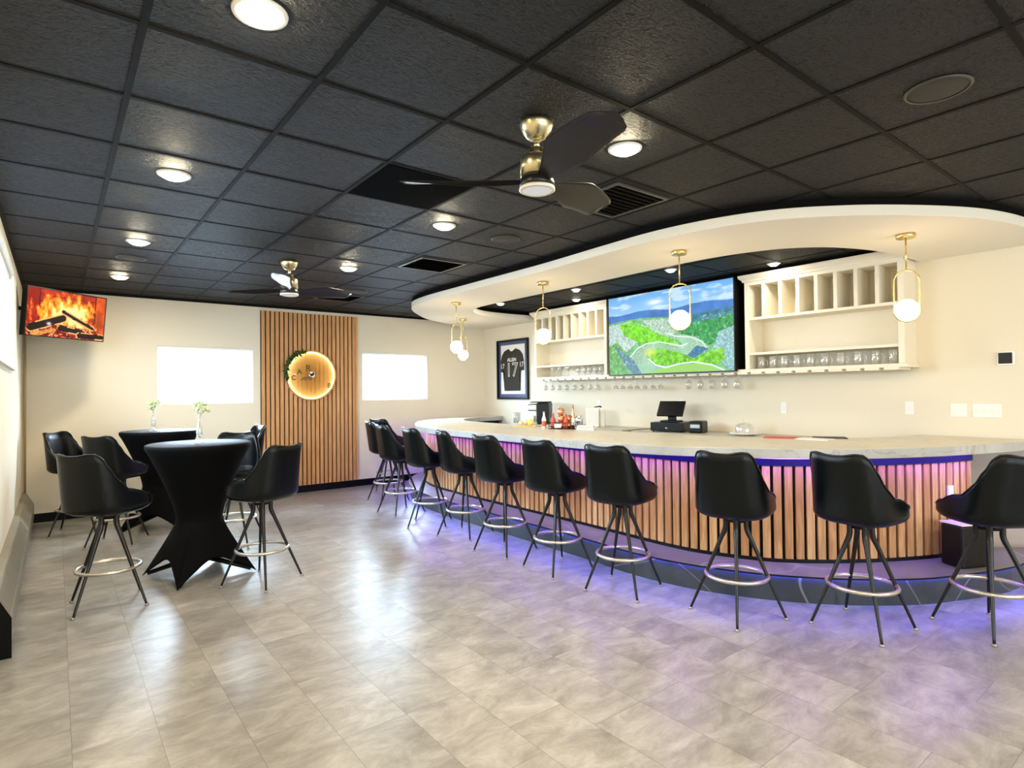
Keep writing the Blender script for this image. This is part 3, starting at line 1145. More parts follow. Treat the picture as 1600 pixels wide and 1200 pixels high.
def fire(u, v):
    n1 = vnoise(u * 1.78, v, 5, 41); n2 = vnoise(u * 2.2, v * .7, 10, 45); n3 = vnoise(u * 1.78, v, 30, 49, 3)
    C = np.zeros(u.shape + (3,))

    def put(m, c):
        m = np.clip(m.astype(float), 0, 1)[..., None]
        C[:] = C * (1 - m) + np.asarray(c) * m
    C[:] = np.array([.80, .20, .10]) * (.6 + .6 * n1[..., None])
    # brick courses
    put(((v * 8) % 1 < .10) & (v < .7), [.42, .08, .06])
    put((u < .13), np.array([.72, .12, .08]) * (.7 + .5 * n1[..., None]))
    put((u > .86), np.array([.90, .34, .12]) * (.6 + .6 * n1[..., None]))
    put((abs(u - .14) < .008) | (abs(u - .86) < .008), [.40, .04, .04])
    # flames
    d = np.hypot((u - .5) / .40, (v - .52) / .48) + (n2 - .5) * 1.3
    put(np.clip((1.12 - d) * 3, 0, 1), [.98, .42, .10])
    put(np.clip((.90 - d) * 3.5, 0, 1), [1, .74, .18])
    put(np.clip((.66 - d) * 4, 0, 1), [1, .96, .62])
    # embers at the bottom
    put(inpoly(u, v, [(.0, 1), (.05, .86), (.4, .72), (.9, .8), (.96, 1)]), np.array([.62, .10, .10]) * (.3 + 1.2 * n3[..., None]))
    put(np.clip((n3 - .55) * 6, 0, 1) * (v > .72) * (u < .9), [1, .68, .40])
    # logs
    for P, wd in (([(.06, .84), (.44, .58)], .085), ([(.44, .44), (.84, .74)], .045), ([(.42, .80), (.72, .86)], .06), ([(.66, .92), (.98, .92)], .06)):
        dd = segdist(u, v, P)
        put(dd < wd, np.array([.10, .02, .02]) * (.3 + 1.4 * n3[..., None]))
        put((abs(dd - wd) < .013) & (n1 > .42), [1, .72, .45])
    put(segdist(u, v, [(.08, .97), (.34, .86)]) < .04, np.array([.95, .62, .30]) * (.6 + .6 * n3[..., None]))
    put(np.exp(-(((u - .27) / .03) ** 2 + ((v - .73) / .04) ** 2)), [1, .95, .95])
    return C


def screen(name, w, h, depth, mat4, fn, nx, ny, label, bez=.012):
    e = thing(name)
    tag(e, label, 'television')
    e.matrix_world = mat4
    b = MB(); b.box(-w / 2, w / 2, 0, depth, -h / 2, h / 2)
    b.build('casing', 'black_plastic', e, bevel=.003)
    b = MB()
    b.box(-w / 2, w / 2, -.006, 0, h / 2 - bez, h / 2); b.box(-w / 2, w / 2, -.006, 0, -h / 2, -h / 2 + bez)
    b.box(-w / 2, -w / 2 + bez, -.006, 0, -h / 2 + bez, h / 2 - bez); b.box(w / 2 - bez, w / 2, -.006, 0, -h / 2 + bez, h / 2 - bez)
    b.build('bezel', 'black_plastic', e)
    p = picture_mesh('display', w - 2 * bez, h - 2 * bez, nx, ny, fn, 'screen_picture', e)
    p.location = (0, -.003, 0)
    return e


# large screen on the bar wall: local X runs toward -Y (left to right in view), front faces -X
m_ = Matrix.Translation((5.93, 4.49, 2.205)) @ Matrix.Rotation(R(-90), 4, 'Z')
tv = screen('television', 1.875, 1.055, .045, m_, landscape, 420, 236, 'large screen showing a river landscape between the two shelf cabinets')
b = MB(); b.box(-.93, .93, .045, .36, -.495, .50)
b.build('wall_mount', 'black_paint', tv)
# small screen near the far left corner
q = (0.102, 7.871, 2.35, 0.876, 0.102)
rv = Vector((sin(q[3]), cos(q[3]), 0)); nv = Vector((rv.y, -rv.x, 0))
upv = Vector((0, 0, 1)) * cos(q[4]) + nv * sin(q[4])
back = rv.cross(upv) * -1
back = upv.cross(rv)
mm = Matrix((rv, back, upv)).transposed()
if (mm.to_3x3() @ Vector((0, 1, 0))).dot(nv) > 0:
    pass
fm = Matrix((rv, -(nv * cos(q[4]) - Vector((0, 0, 1)) * sin(q[4])), upv)).transposed().to_4x4()
fm.translation = Vector(q[:3])
tv2 = screen('television', .89, .505, .06, fm, fire, 240, 136, 'small screen showing a log fire hung in the far left corner', bez=.010)
b = MB()
b.box(-.10, .10, .06, .085, -.10, .10)
b.tube([(0, .08, 0), (-.12, .22, .02), (-.20, .46, .03)], .02, 8)
b.build('wall_mount', 'black_satin', tv2)

# ------------------------------------------------------------------ framed jersey (on the bar wall, faces -X)
e = thing('framed_jersey', (XR, 7.99, 1.868))
e.rotation_euler = (0, 0, R(-90))
tag(e, 'black framed dark football jersey numbered 17 on the bar wall', 'picture frame')
fw, fh = .87, 1.045
b = MB()
t = .035
b.box(-fw / 2, fw / 2, -.045, -.0, fh / 2 - t, fh / 2); b.box(-fw / 2, fw / 2, -.045, 0, -fh / 2, -fh / 2 + t)
b.box(-fw / 2, -fw / 2 + t, -.045, 0, -fh / 2 + t, fh / 2 - t); b.box(fw / 2 - t, fw / 2, -.045, 0, -fh / 2 + t, fh / 2 - t)
b.build('frame', 'black_satin', e, bevel=.003)
b = MB(); b.box(-fw / 2 + t, fw / 2 - t, -.012, -.001, -fh / 2 + t, fh / 2 - t)
b.build('outer_mat', 'mat_blue', e)
b = MB(); b.box(-.335, .335, -.016, -.012, -.43, .43)
b.build('backing_board', 'mat_white', e)
JP = [(-.215, -.375), (.215, -.375), (.225, -.02), (.215, .04), (.235, -.03), (.32, -.02), (.315, .14), (.285, .25), (.21, .325), (.10, .36), (.06, .325), (0, .31), (-.06, .325), (-.10, .36),
      (-.21, .325), (-.285, .25), (-.315, .14), (-.32, -.04), (-.235, -.05), (-.215, .04), (-.225, -.02)]
b = MB()
a = [b.bm.verts.new((x, -.020, z)) for x, z in JP]; c = [b.bm.verts.new((x, -.034, z * .995)) for x, z in JP]
for i in range(len(JP)):
    b.face([a[i], a[(i + 1) % len(JP)], c[(i + 1) % len(JP)], c[i]])
f = b.face(c)
bmesh.ops.triangulate(b.bm, faces=[f])
jersey = b.build('jersey', 'jersey_cloth', e)
for s_, sz, x_, z_, bd in (('ALLEN', .085, 0, .165, .002), ('17', .34, 0, -.02, .004), ('17', .12, .268, .075, .001), ('17', .12, -.268, .055, .001)):
    mt = Matrix.Translation((x_, -.0355, z_)) @ Matrix.Rotation(R(90), 4, 'X')
    text_mesh('jersey_lettering', s_, sz, 'thread_white', jersey, mt, bold=bd)
mt = Matrix.Translation((0, -.0375, -.02)) @ Matrix.Rotation(R(90), 4, 'X')
text_mesh('jersey_number_fill', '17', .335, 'jersey_cloth', jersey, mt, bold=-.007)

# ------------------------------------------------------------------ slatted feature panel and round sign
e = thing('slat_wall_panel', (3.04, YB - .002, .11))
tag(e, 'tall oak slatted wall panel between the two far windows', 'wall panel')
pw, ph = 1.435, 2.69 - .11
b = MB(); b.box(-pw / 2, pw / 2, -.010, 0, 0, ph)
b.build('backing', 'panel_felt' if 'panel_felt' in MATS else 'inner_dark', e)
b = MB()
ns = 22
pt = pw / ns
rnd = random.Random(7)
for i in range(ns):
    b.t = rnd.uniform(-.08, .08)
    xc = -pw / 2 + pt * (i + .5)
    b.box(xc - pt * .36, xc + pt * .36, -.030, -.010, 0, ph)
b.build('slats', 'oak_panel', e)
b = MB(); b.t = .1
b.box(pw / 2 - .002, pw / 2 + .026, -.026, 0, 0, ph)
b.build('edge_trim', 'oak_panel', e)

e = thing('round_sign', (3.035, YB - .045, 1.755))
tag(e, 'round yellow-lit sign with moss edge mounted on the oak slatted panel', 'sign')
rd = .365
mR = Matrix.Rotation(R(90), 4, 'X')
b = MB(); b.lathe([(rd - .004, .0), (rd + .012, .0), (rd + .012, .045), (rd - .004, .045), (rd - .004, 0)], 64, mat=mR)
b.build('rim', 'oak_panel', e)
b = MB(); b.tube([((rd - .018) * cos(a), -.014, (rd - .018) * sin(a)) for a in [2 * pi * k / 64 for k in range(64)]], .006, 8, closed=True)
b.build('led_ring', 'sign_glow', e)
b = MB(); b.lathe([(0, .038), (rd - .005, .038), (rd - .005, .041), (0, .041)], 64, mat=mR)
b.build('acrylic_disc', 'acrylic', e)
# moss crescent upper left
rnd = random.Random(3)
b = MB()
for k in range(420):
    a = R(rnd.uniform(103, 192))
    s_ = sin((a - R(103)) / R(89) * pi)
    rr = rd + rnd.uniform(-.012, .012 + .055 * s_)
    c = Vector((rr * cos(a), -.045 - rnd.uniform(0, .03), rr * sin(a)))
    sz = rnd.uniform(.006, .016)
    v = [b.bm.verts.new(c + Vector([rnd.gauss(0, 1) * sz for _ in range(3)])) for _ in range(4)]
    for tr_ in ((0, 1, 2), (0, 2, 3), (0, 3, 1), (1, 3, 2)):
        b.face([v[i] for i in tr_])
mo = b.build('moss', 'moss', e)
mo['kind'] = 'stuff'


def sign_txt(s_, size, x_, z_, rz=0, mat='sign_text', shear=0):
    mt = Matrix.Translation((x_, -.043, z_)) @ Matrix.Rotation(R(90), 4, 'X') @ Matrix.Rotation(R(rz), 4, 'Z')
    text_mesh('sign_lettering', s_, size, mat, e, mt, bold=.002)


sign_txt('B', .095, .262, -.155)
sign_txt('C', .10, -.27, -.04)
sign_txt('A', .10, -.185, .05, 0)
sign_txt('R', .13, -.055, .105)
for x_ in (-.125, -.075, -.005):
    b = MB(); m2 = Matrix.Translation((x_, -.043, -.045)) @ Matrix.Rotation(R(58), 4, 'Y')
    b.box(-.007, .007, -.001, .001, -.045, .045, mat=m2)
    b.build('sign_lettering', 'sign_text', e)
b = MB()
m2 = Matrix.Translation((.0, -.043, .005))
for (x_, z_, r_) in ((.0, .02, .035), (.02, -.01, .03), (-.02, 0, .025), (.028, .03, .02)):
    b.lathe([(0, .001), (r_, .001), (r_, -.001), (0, -.001)], 12, mat=Matrix.Translation((x_, -.0445, z_ + .005)) @ mR)
b.build('sign_flower', 'sign_white', e)

# ------------------------------------------------------------------ ceiling fixtures
def downlight(x_, y_, label, group, rad=.068, lens='lamp_lens', power=P_DOWN, color=WARM):
    e = thing('recessed_light', (x_, y_, CEIL))
    tag(e, label, 'ceiling light', group)
    b = MB(); b.lathe([(rad, 0), (rad + .022, 0), (rad + .020, -.007), (rad, -.009)], 32)
    b.build('trim_ring', 'white_paint', e)
    b = MB(); b.lathe([(rad, -.004), (rad * .95, -.016), (rad * .65, -.027), (0, -.031)], 28)
    b.build('lens', lens, e)
    area_light('lamp', (0, 0, -.034), (0, 0, 0), rad * 2, 0, power, color, parent=e, shape='DISK')
    return e


D = [(.543, 2.05, 'recessed light at the top edge of the photo, nearest in the left row'),
     (.543, 3.87, 'second recessed light in the row along the left wall'),
     (.543, 5.73, 'third recessed light along the left wall, before the round ceiling speaker'),
     (.543, 7.54, 'farthest recessed light of the left row, near the fire screen'),
     (2.385, 2.05, 'recessed light beside the blade tip of the near ceiling fan'),
     (2.36, 3.84, 'recessed light between the two ceiling fans, below the dark open ceiling tile'),
     (2.37, 5.73, 'recessed light right of the far ceiling fan')]
for x_, y_, l_ in D:
    downlight(x_, y_, l_, 'recessed ceiling lights in the main room')
for x_, y_, w_ in ((.543, .2, 'over the camera in the left row'), (2.38, .2, 'right of the camera'), (.543, -1.6, 'behind the camera in the left row'),
                   (2.38, -1.6, 'behind the camera in the middle row'), (4.2, -.9, 'added in front of the bar near the front wall'), (5.4, -.9, 'added by the bar wall near the front windows')):
    downlight(x_, y_, 'recessed ceiling light ' + w_, 'recessed ceiling lights behind the camera')  # unseen lights: ceiling rows continued, last two added for fill
for x_, y_, l_ in ((5.174, 3.836, 'recessed light over the bar above the middle of the large screen'),
                   (5.188, 5.291, 'recessed light over the bar, nearer one of the pair by the left cabinet'),
                   (5.76, 5.87, 'recessed light over the bar closest to the left cabinet top'),
                   (5.80, 3.03, 'recessed light over the bar above the right shelf cabinet'),
                   (5.102, 6.768, 'recessed light over the bar at the far left end of the soffit opening')):
    downlight(x_, y_, l_, 'recessed ceiling lights inside the bar soffit', rad=.045, lens='bar_lens', power=P_BAR, color=(1, .88, .68))

for x_, y_, l_ in ((2.998, .826, 'round ceiling speaker at the right, nearest the camera'),
                   (2.985, 3.88, 'round ceiling speaker behind the near ceiling fan'),
                   (.552, 6.45, 'round ceiling speaker in the left row of lights'),
                   (3.0, 6.96, 'round ceiling speaker beside the far ceiling vent')):
    e = thing('ceiling_speaker', (x_, y_, CEIL))
    tag(e, l_, 'speaker', 'round ceiling speakers')
    b = MB(); b.lathe([(.118, 0), (.125, -.004), (.119, -.010), (.112, -.008)], 40)
    b.build('rim', 'vent_frame', e)
    b = MB(); b.lathe([(.113, -.004), (.08, -.012), (0, -.014)], 40)
    b.build('grille', 'speaker_cloth', e)

for x_, y_, l_ in ((2.985, 5.10, 'square black ceiling vent nearest the soffit curve'),
                   (2.985, 2.66, 'square black ceiling vent behind the near fan blade'),
                   (2.985, 7.54, 'square black ceiling vent beyond the far ceiling fan')):
    e = thing('ceiling_vent', (x_, y_, CEIL))
    tag(e, l_, 'vent', 'square ceiling vents')
    b = MB()
    for s_, z_, w_ in ((.255, -.012, .022),):
        b.box(-s_, s_, -s_, -s_ + w_, z_, 0); b.box(-s_, s_, s_ - w_, s_, z_, 0)
        b.box(-s_, -s_ + w_, -s_ + w_, s_ - w_, z_, 0); b.box(s_ - w_, s_, -s_ + w_, s_ - w_, z_, 0)
    b.build('frame', 'vent_frame', e)
    b = MB()
    for k in range(9):
        m2 = Matrix.Translation((0, -.20 + k * .05, -.006)) @ Matrix.Rotation(R(35), 4, 'X')
        b.box(-.233, .233, -.014, .014, -.001, .001, mat=m2)
    b.build('louvers', 'black_paint', e)
    b = MB(); b.box(-.233, .233, -.233, .233, -.0025, -.001)
    b.build('backing', 'grid_black', e)
b = MB(); b.box(1.473, 2.057, 2.977, 3.562, CEIL - .006, CEIL - .0015)  # black sheet stands for the shade inside a removed tile's opening
tag(b.build('open_tile_dark', 'void_black' if 'void_black' in MATS else 'grid_black'), 'jet black sheet for the dark inside of an open ceiling tile behind the near fan', 'ceiling opening')


# ------------------------------------------------------------------ ceiling fans
def make_fan(loc, rz, label):
    e = thing('ceiling_fan', (loc[0], loc[1], CEIL), rz)
    tag(e, label, 'ceiling fan', 'brass ceiling fans with dark blades')
    b = MB(); b.lathe([(0, 0), (.078, 0), (.080, -.020), (.070, -.045), (.050, -.075), (.030, -.088), (.0, -.088)], 36)
    b.build('canopy', 'satin_brass', e)
    b = MB(); b.lathe([(.0, -.08), (.013, -.08), (.013, -.135), (.0, -.135)], 16)
    b.build('downrod', 'satin_brass', e)
    b = MB(); b.lathe([(0, -.130), (.034, -.130), (.036, -.134), (.036, -.168), (.072, -.172), (.078, -.180), (.079, -.262), (.0, -.262)], 40)
    b.build('motor_housing', 'satin_brass', e)
    b = MB(); b.lathe([(0, -.262), (.072, -.262), (.080, -.285), (.084, -.300), (.080, -.318), (0, -.318)], 40)
    b.build('hub', 'blade_dark', e)
    b = MB(); b.lathe([(.0, -.318), (.084, -.318), (.086, -.330), (.074, -.336), (.072, -.330), (0, -.330)], 40)
    rg = b.build('light_ring', 'rim_white', e)
    b = MB(); b.lathe([(.072, -.3305), (.04, -.337), (0, -.339)], 36)
    b.build('light_lens', 'fan_lens', e)
    for k in range(3):
        a = R(13 + 120 * k)
        b = MB()
        nr, nc = 22, 9
        G = []
        for i in range(nr + 1):
            s_ = i / nr
            r_ = .06 + .60 * s_
            ch = .050 + .150 * min(1, (s_ / .45)) ** 1.2 * (1 - max(0, (s_ - .5)) * .45)
            if s_ > .9:
                ch *= max(.35, math.sqrt(max(0, 1 - ((s_ - .9) / .1) ** 2 * .85)))
            tw = R(34 - 20 * s_)
            sweep = -.03 * sin(s_ * pi) + .035 * s_
            zc = -.292 + .030 * sin(s_ * pi * .5)
            row_t, row_b = [], []
            for j in range(nc + 1):
                q_ = (j / nc - .5)
                tx = q_ * ch
                camb = .010 * (1 - (2 * q_) ** 2)
                th = .010 * (1 - (2 * q_) ** 4) * (1 - .5 * s_) + .0015
                y_ = tx * cos(tw) + sweep
                z_ = zc - tx * sin(tw) + camb
                row_t.append(b.bm.verts.new((r_, y_, z_ + th / 2)))
                row_b.append(b.bm.verts.new((r_, y_, z_ - th / 2)))
            G.append((row_t, row_b))
        for i in range(nr):
            for j in range(nc):
                b.face([G[i][0][j], G[i + 1][0][j], G[i + 1][0][j + 1], G[i][0][j + 1]], 0, True)
                b.face([G[i][1][j], G[i][1][j + 1], G[i + 1][1][j + 1], G[i + 1][1][j]], 0, True)
            b.face([G[i][0][0], G[i][1][0], G[i + 1][1][0], G[i + 1][0][0]], 0, True)
            b.face([G[i][0][nc], G[i + 1][0][nc], G[i + 1][1][nc], G[i][1][nc]], 0, True)
        for i in (0, nr):
            for j in range(nc):
                b.face([G[i][0][j], G[i][0][j + 1], G[i][1][j + 1], G[i][1][j]], 0)
        b.build('blade', 'blade_dark', e, rot=(0, 0, a))
    return e


make_fan((1.806, 2.097), 0, 'brass ceiling fan with three dark twisted blades, the near and larger-looking one')
make_fan((1.782, 5.76), R(-8), 'brass ceiling fan with dark blades over the cocktail tables, the farther one')


# ------------------------------------------------------------------ pendants
def make_pendant(x_, y_, ang, label):
    """ang = azimuth of the loop's face normal (from +Y toward +X)"""
    e = thing('pendant_light', (x_, y_, 2.64), -R(ang))
    tag(e, label, 'pendant light', 'brass loop pendants with white globes')
    b = MB(); b.lathe([(0, 0), (.062, 0), (.064, -.004), (.064, -.026), (.060, -.030), (0, -.030)], 32)
    b.build('canopy', 'brass', e)
    b = MB(); b.tube([(0, 0, -.028), (0, 0, -.275)], .0055, 10)
    b.build('rod', 'brass', e)
    b = MB()
    hw, zt, zb = .082, -.272, -.662
    P = []
    for k in range(17):
        a = pi * k / 16
        P.append((hw * cos(a), 0, zt - hw + hw * sin(a)))
    for k in range(17):
        a = pi + pi * k / 16
        P.append((hw * cos(a), 0, zb + hw + hw * sin(a)))
    b.tube(P, .006, 10, closed=True)
    b.build('loop', 'brass', e)
    b = MB()
    b.lathe([(.079 * sin(a), .079 * cos(a)) for a in [pi * k / 20 for k in range(21)]], 32, loc=(0, 0, -.574))
    b.build('globe', 'globe', e)
    return e


make_pendant(5.075, 1.62, 62, 'globe pendant in a brass loop, rightmost, in front of the plain wall')
make_pendant(4.11, 2.96, 58, 'globe pendant in a brass loop hanging in front of the large screen')
make_pendant(4.08, 4.66, 55, 'globe pendant in a brass loop in front of the left shelf cabinet')
make_pendant(4.09, 6.38, 75, 'globe pendant at the left end of the bar, nearer and higher of the overlapping pair')
make_pendant(5.085, 7.74, 72, 'globe pendant at the left end of the bar, farther and lower of the overlapping pair')


# ------------------------------------------------------------------ bar stools
def interp(keys, x):
    for (a, va), (b_, vb) in zip(keys, keys[1:]):
        if x <= b_:
            t = (x - a) / (b_ - a)
            t = t * t * (3 - 2 * t)
            return va + (vb - va) * t
    return keys[-1][1]


RIM = [(0, 1.082), (26, 1.096), (41, 1.092), (50, 1.060), (60, .985), (72, .900), (86, .835), (104, .785), (130, .745), (180, .722)]


def plan(phi, s):
    """rounded square, phi 0 = back (-Y)"""
    ex = 2 / 2.9
    c, sn = cos(phi), sin(phi)
    x_ = math.copysign(abs(sn) ** ex, sn) * .236
    y_ = -math.copysign(abs(c) ** ex, c) * .245
    if y_ > 0:
        y_ *= .98
    return x_ * s, y_ * s


def make_stool():
    e = thing('bar_stool')
    nphi = 64
    b = MB()
    rows = []
    low = [(.648, .30), (.650, .60), (.658, .80), (.674, .92), (.694, .985)]

    def P(phi, z_, s, inset=0.0):
        x_, y_ = plan(phi, s)
        if z_ > .70:
            k = z_ - .70
            x_ *= 1 - k * .24
            y_ += -k * .14 * (1 if y_ < 0 else .2)
        if inset:
            l = hypot(x_, y_) or 1
            x_ -= x_ / l * inset; y_ -= y_ / l * inset
        return Vector((x_, y_, z_))
    phis = [2 * pi * k / nphi for k in range(nphi)]
    deg = [abs((math.degrees(p) + 180) % 360 - 180) for p in phis]
    for z_, s in low:
        rows.append([b.bm.verts.new(P(p, z_, s)) for p in phis])
    for k in range(9):
        v_ = k / 8
        rows.append([b.bm.verts.new(P(p, .706 + (interp(RIM, d_) - .010 - .706) * v_, 1.0)) for p, d_ in zip(phis, deg)])
    rows.append([b.bm.verts.new(P(p, interp(RIM, d_), 1.0, .012)) for p, d_ in zip(phis, deg)])
    rows.append([b.bm.verts.new(P(p, interp(RIM, d_) - .008, 1.0, .030)) for p, d_ in zip(phis, deg)])
    for k in range(1, 7):
        v_ = k / 6
        rows.append([b.bm.verts.new(P(p, interp(RIM, d_) - .008 + (.690 - interp(RIM, d_) + .008) * v_, 1.0, .034)) for p, d_ in zip(phis, deg)])
    for a, c in zip(rows, rows[1:]):
        for k in range(nphi):
            k2 = (k + 1) % nphi
            b.face([a[k], a[k2], c[k2], c[k]], 0, True)
    b.face(rows[0][::-1], 0); b.face(rows[-1], 0)
    b.build('seat_shell', 'vinyl', e)
    # cushion
    b = MB()
    rows = []
    for s, z_ in ((.80, .691), (.86, .708), (.86, .725), (.80, .738), (.62, .747), (.40, .750), (.2, .751)):
        r = []
        for p in phis:
            x_, y_ = plan(p, s)
            r.append(b.bm.verts.new((x_, y_ + .015, z_)))
        rows.append(r)
    for a, c in zip(rows, rows[1:]):
        for k in range(nphi):
            k2 = (k + 1) % nphi
            b.face([a[k], a[k2], c[k2], c[k]], 0, True)
    b.face(rows[-1], 0, True); b.face(rows[0][::-1], 0)
    b.build('seat_cushion', 'vinyl_seat', e)
    b = MB()
    b.tube([P(p, interp(RIM, d_) - .006, 1.0, -.001) for p, d_ in zip(phis, deg)], .0042, 6, closed=True)
    b.build('piping', 'piping', e)
    b = MB(); b.lathe([(0, .650), (.10, .650), (.10, .640), (.060, .634), (.060, .610), (0, .610)], 24)
    b.build('swivel_plate', 'leg_metal', e)
    for k in range(4):
        a = R(45 + 90 * k)
        b = MB()
        prof = [(.064, .640), (.063, .60), (.064, .572), (.073, .540), (.090, .502), (.142, .375), (.215, .197), (.292, .012)]
        pts = catmull([(r_ * cos(a), r_ * sin(a), z_) for r_, z_ in prof], 5)
        nn = len(pts)
        b.tube(pts, [.0165 - .0085 * max(0, (i / (nn - 1) - .45)) / .55 for i in range(nn)], 12)
        lg = b.build('leg', 'leg_metal', e)
        b = MB(); b.lathe([(0, 0), (.013, 0), (.014, .006), (.010, .014), (0, .016)], 12, loc=(.296 * cos(a), .296 * sin(a), 0))
        b.build('foot_glide', 'glide', lg)
    b = MB(); b.tube([(.192 * cos(t_), .192 * sin(t_), .262) for t_ in [2 * pi * k / 48 for k in range(48)]], .0125, 10, closed=True)
    b.build('footrest_ring', 'ring_metal', e)
    return e


ST = [  # x, y, facing azimuth (from +Y toward +X), direction of the legs, label
    (4.49, 1.02, 36, 15, 'black bucket bar stool at the bar, rightmost, turned left and cut by the photo edge'),
    (3.94, 1.53, 96, 40, 'black bucket bar stool second from the right end of the bar'),
    (3.53, 2.13, 75, 31, 'black bucket bar stool at the bar seen squarely from behind, third from the right'),
    (3.34, 2.94, 77, 60, 'black bucket bar stool at the bar, fourth from the right, below the register'),
    (3.30, 3.62, 84, 40, 'black bucket bar stool at the bar, fifth from the right'),
    (3.30, 4.34, 88, 55, 'black bucket bar stool at the bar, sixth from the right'),
    (3.36, 5.10, 106, 65, 'black bucket bar stool at the bar, seventh from the right, shown nearly side-on'),
    (3.32, 5.76, 92, 5, 'black bucket bar stool with dark footring at the left bend of the bar'),
    (3.37, 6.56, 95, 50, 'black bucket bar stool third from the left end of the bar'),
    (3.60, 7.38, 101, 45, 'black bucket bar stool at the left end of the bar, leftmost of the row'),
    (4.05, 8.25, 70, 20, 'black bucket bar stool at the far end of the bar, mostly hidden behind another stool'),
]
TB = [
    (.297, 5.06, 48, 45, 'black bucket bar stool nearest the left wall beside the near cocktail table'),
    (1.286, 4.87, -28, 80, 'black bucket bar stool right of the near cocktail table before the oak panel'),
    (1.40, 6.27, 200, 10, 'black bucket bar stool facing us from behind the near cocktail table'),
    (.49, 7.11, 45, 20, 'black bucket bar stool left of the far cocktail table, behind the nearest left stool'),
    (1.78, 7.75, 265, 40, 'black bucket bar stool right of the far cocktail table'),
    (.19, 7.93, 130, 30, 'black bucket bar stool in the far left corner behind the others'),
]
stool = make_stool()
first = True
LEGGED = ('leg', 'footrest_ring', 'swivel_plate')
for lst, grp in ((ST, 'black bar stools lined up along the bar'), (TB, 'black bar stools around the cocktail tables')):
    for x_, y_, az, lg_, lab in lst:
        if first:
            o = stool; first = False
            o.location = (x_, y_, 0); o.rotation_euler = (0, 0, -R(az))
        else:
            o = dup(stool, (x_, y_, 0), -R(az))
        for c in o.children:            # the seat swivels on its base
            if c.name.split('.')[0] in LEGGED:
                c.rotation_euler = (0, 0, R(lg_ - 45 + az))
        tag(o, lab, 'bar stool', grp)


# ------------------------------------------------------------------ cocktail tables in stretch covers
def make_table(x_, y_, rot, label):
    e = thing('cocktail_table', (x_, y_, 0), rot)
    tag(e, label, 'table', 'cocktail tables in black stretch covers')
    ZT = 1.08
    b = MB()
    nth = 96
    rows = []
    for z_, r_ in ((ZT + .004, .0), (ZT + .004, .37),):
        pass
    top_c = b.bm.verts.new((0, 0, ZT + .003))
    ring = lambda fr: [b.bm.verts.new(fr(2 * pi * k / nth)) for k in range(nth)]
    rows.append(ring(lambda t_: (.375 * cos(t_), .375 * sin(t_), ZT + .003)))
    for k in range(nth):
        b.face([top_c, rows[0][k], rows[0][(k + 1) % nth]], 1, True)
    rows.append(ring(lambda t_: (.390 * cos(t_), .390 * sin(t_), ZT - .003)))
    rows.append(ring(lambda t_: (.392 * cos(t_), .392 * sin(t_), ZT - .030)))
    rw, zw = .172, .47
    for k in range(1, 13):
        v_ = k / 12
        z_ = ZT - .03 + (zw - ZT + .03) * v_
        r_ = rw + (.388 - rw) * (1 - v_) ** 1.35
        rows.append(ring(lambda t_, z_=z_, r_=r_: (r_ * cos(t_), r_ * sin(t_), z_)))
    nlow = 16
    for k in range(1, nlow + 1):
        v_ = k / nlow

        def fr(t_, v_=v_):
            psi = (t_ + pi / 4) % (pi / 2) - pi / 4      # 0 at a foot
            mid = pi / 4 - abs(psi)                      # 0 midway between two feet
            chord = .445 * cos(pi / 4) / cos(mid)
            pull = cos(2 * mid)
            foot = chord * (1 - .20 * pull ** .8)
            zb = .006 + .165 * pull ** .75
            r_ = rw + (foot - rw) * v_ ** (1.12 + .25 * pull)
            z_ = zw + (zb - zw) * v_
            return (r_ * cos(t_), r_ * sin(t_), z_)
        rows.append(ring(fr))
    for i, (a, c) in enumerate(zip(rows, rows[1:])):
        for k in range(nth):
            k2 = (k + 1) % nth
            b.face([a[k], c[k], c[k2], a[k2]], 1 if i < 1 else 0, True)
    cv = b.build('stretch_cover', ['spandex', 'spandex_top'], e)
    sm = cv.modifiers.new('cloth', 'SOLIDIFY'); sm.thickness = .003; sm.offset = -1
    b = MB(); b.tube([(0, 0, .12), (0, 0, 1.05)], .03, 16)
    b.build('pole', 'black_satin', e)
    b = MB(); b.lathe([(0, 1.05), (.37, 1.05), (.375, 1.062), (.37, 1.074), (0, 1.074)], 48)
    b.build('tabletop', 'black_satin', e)
    for k in range(4):
        a = pi / 2 * k
        b = MB(); b.tube([(.0, 0, .15), (.20 * cos(a), .20 * sin(a), .09), (.40 * cos(a), .40 * sin(a), .025)], [.022, .02, .016], 10)
        b.build('leg', 'black_satin', e)
    return e


make_table(.94, 5.42, R(60), 'near cocktail table in a black stretch cover with bud vase')
make_table(.93, 7.66, R(20), 'far cocktail table in a black stretch cover below the left window')


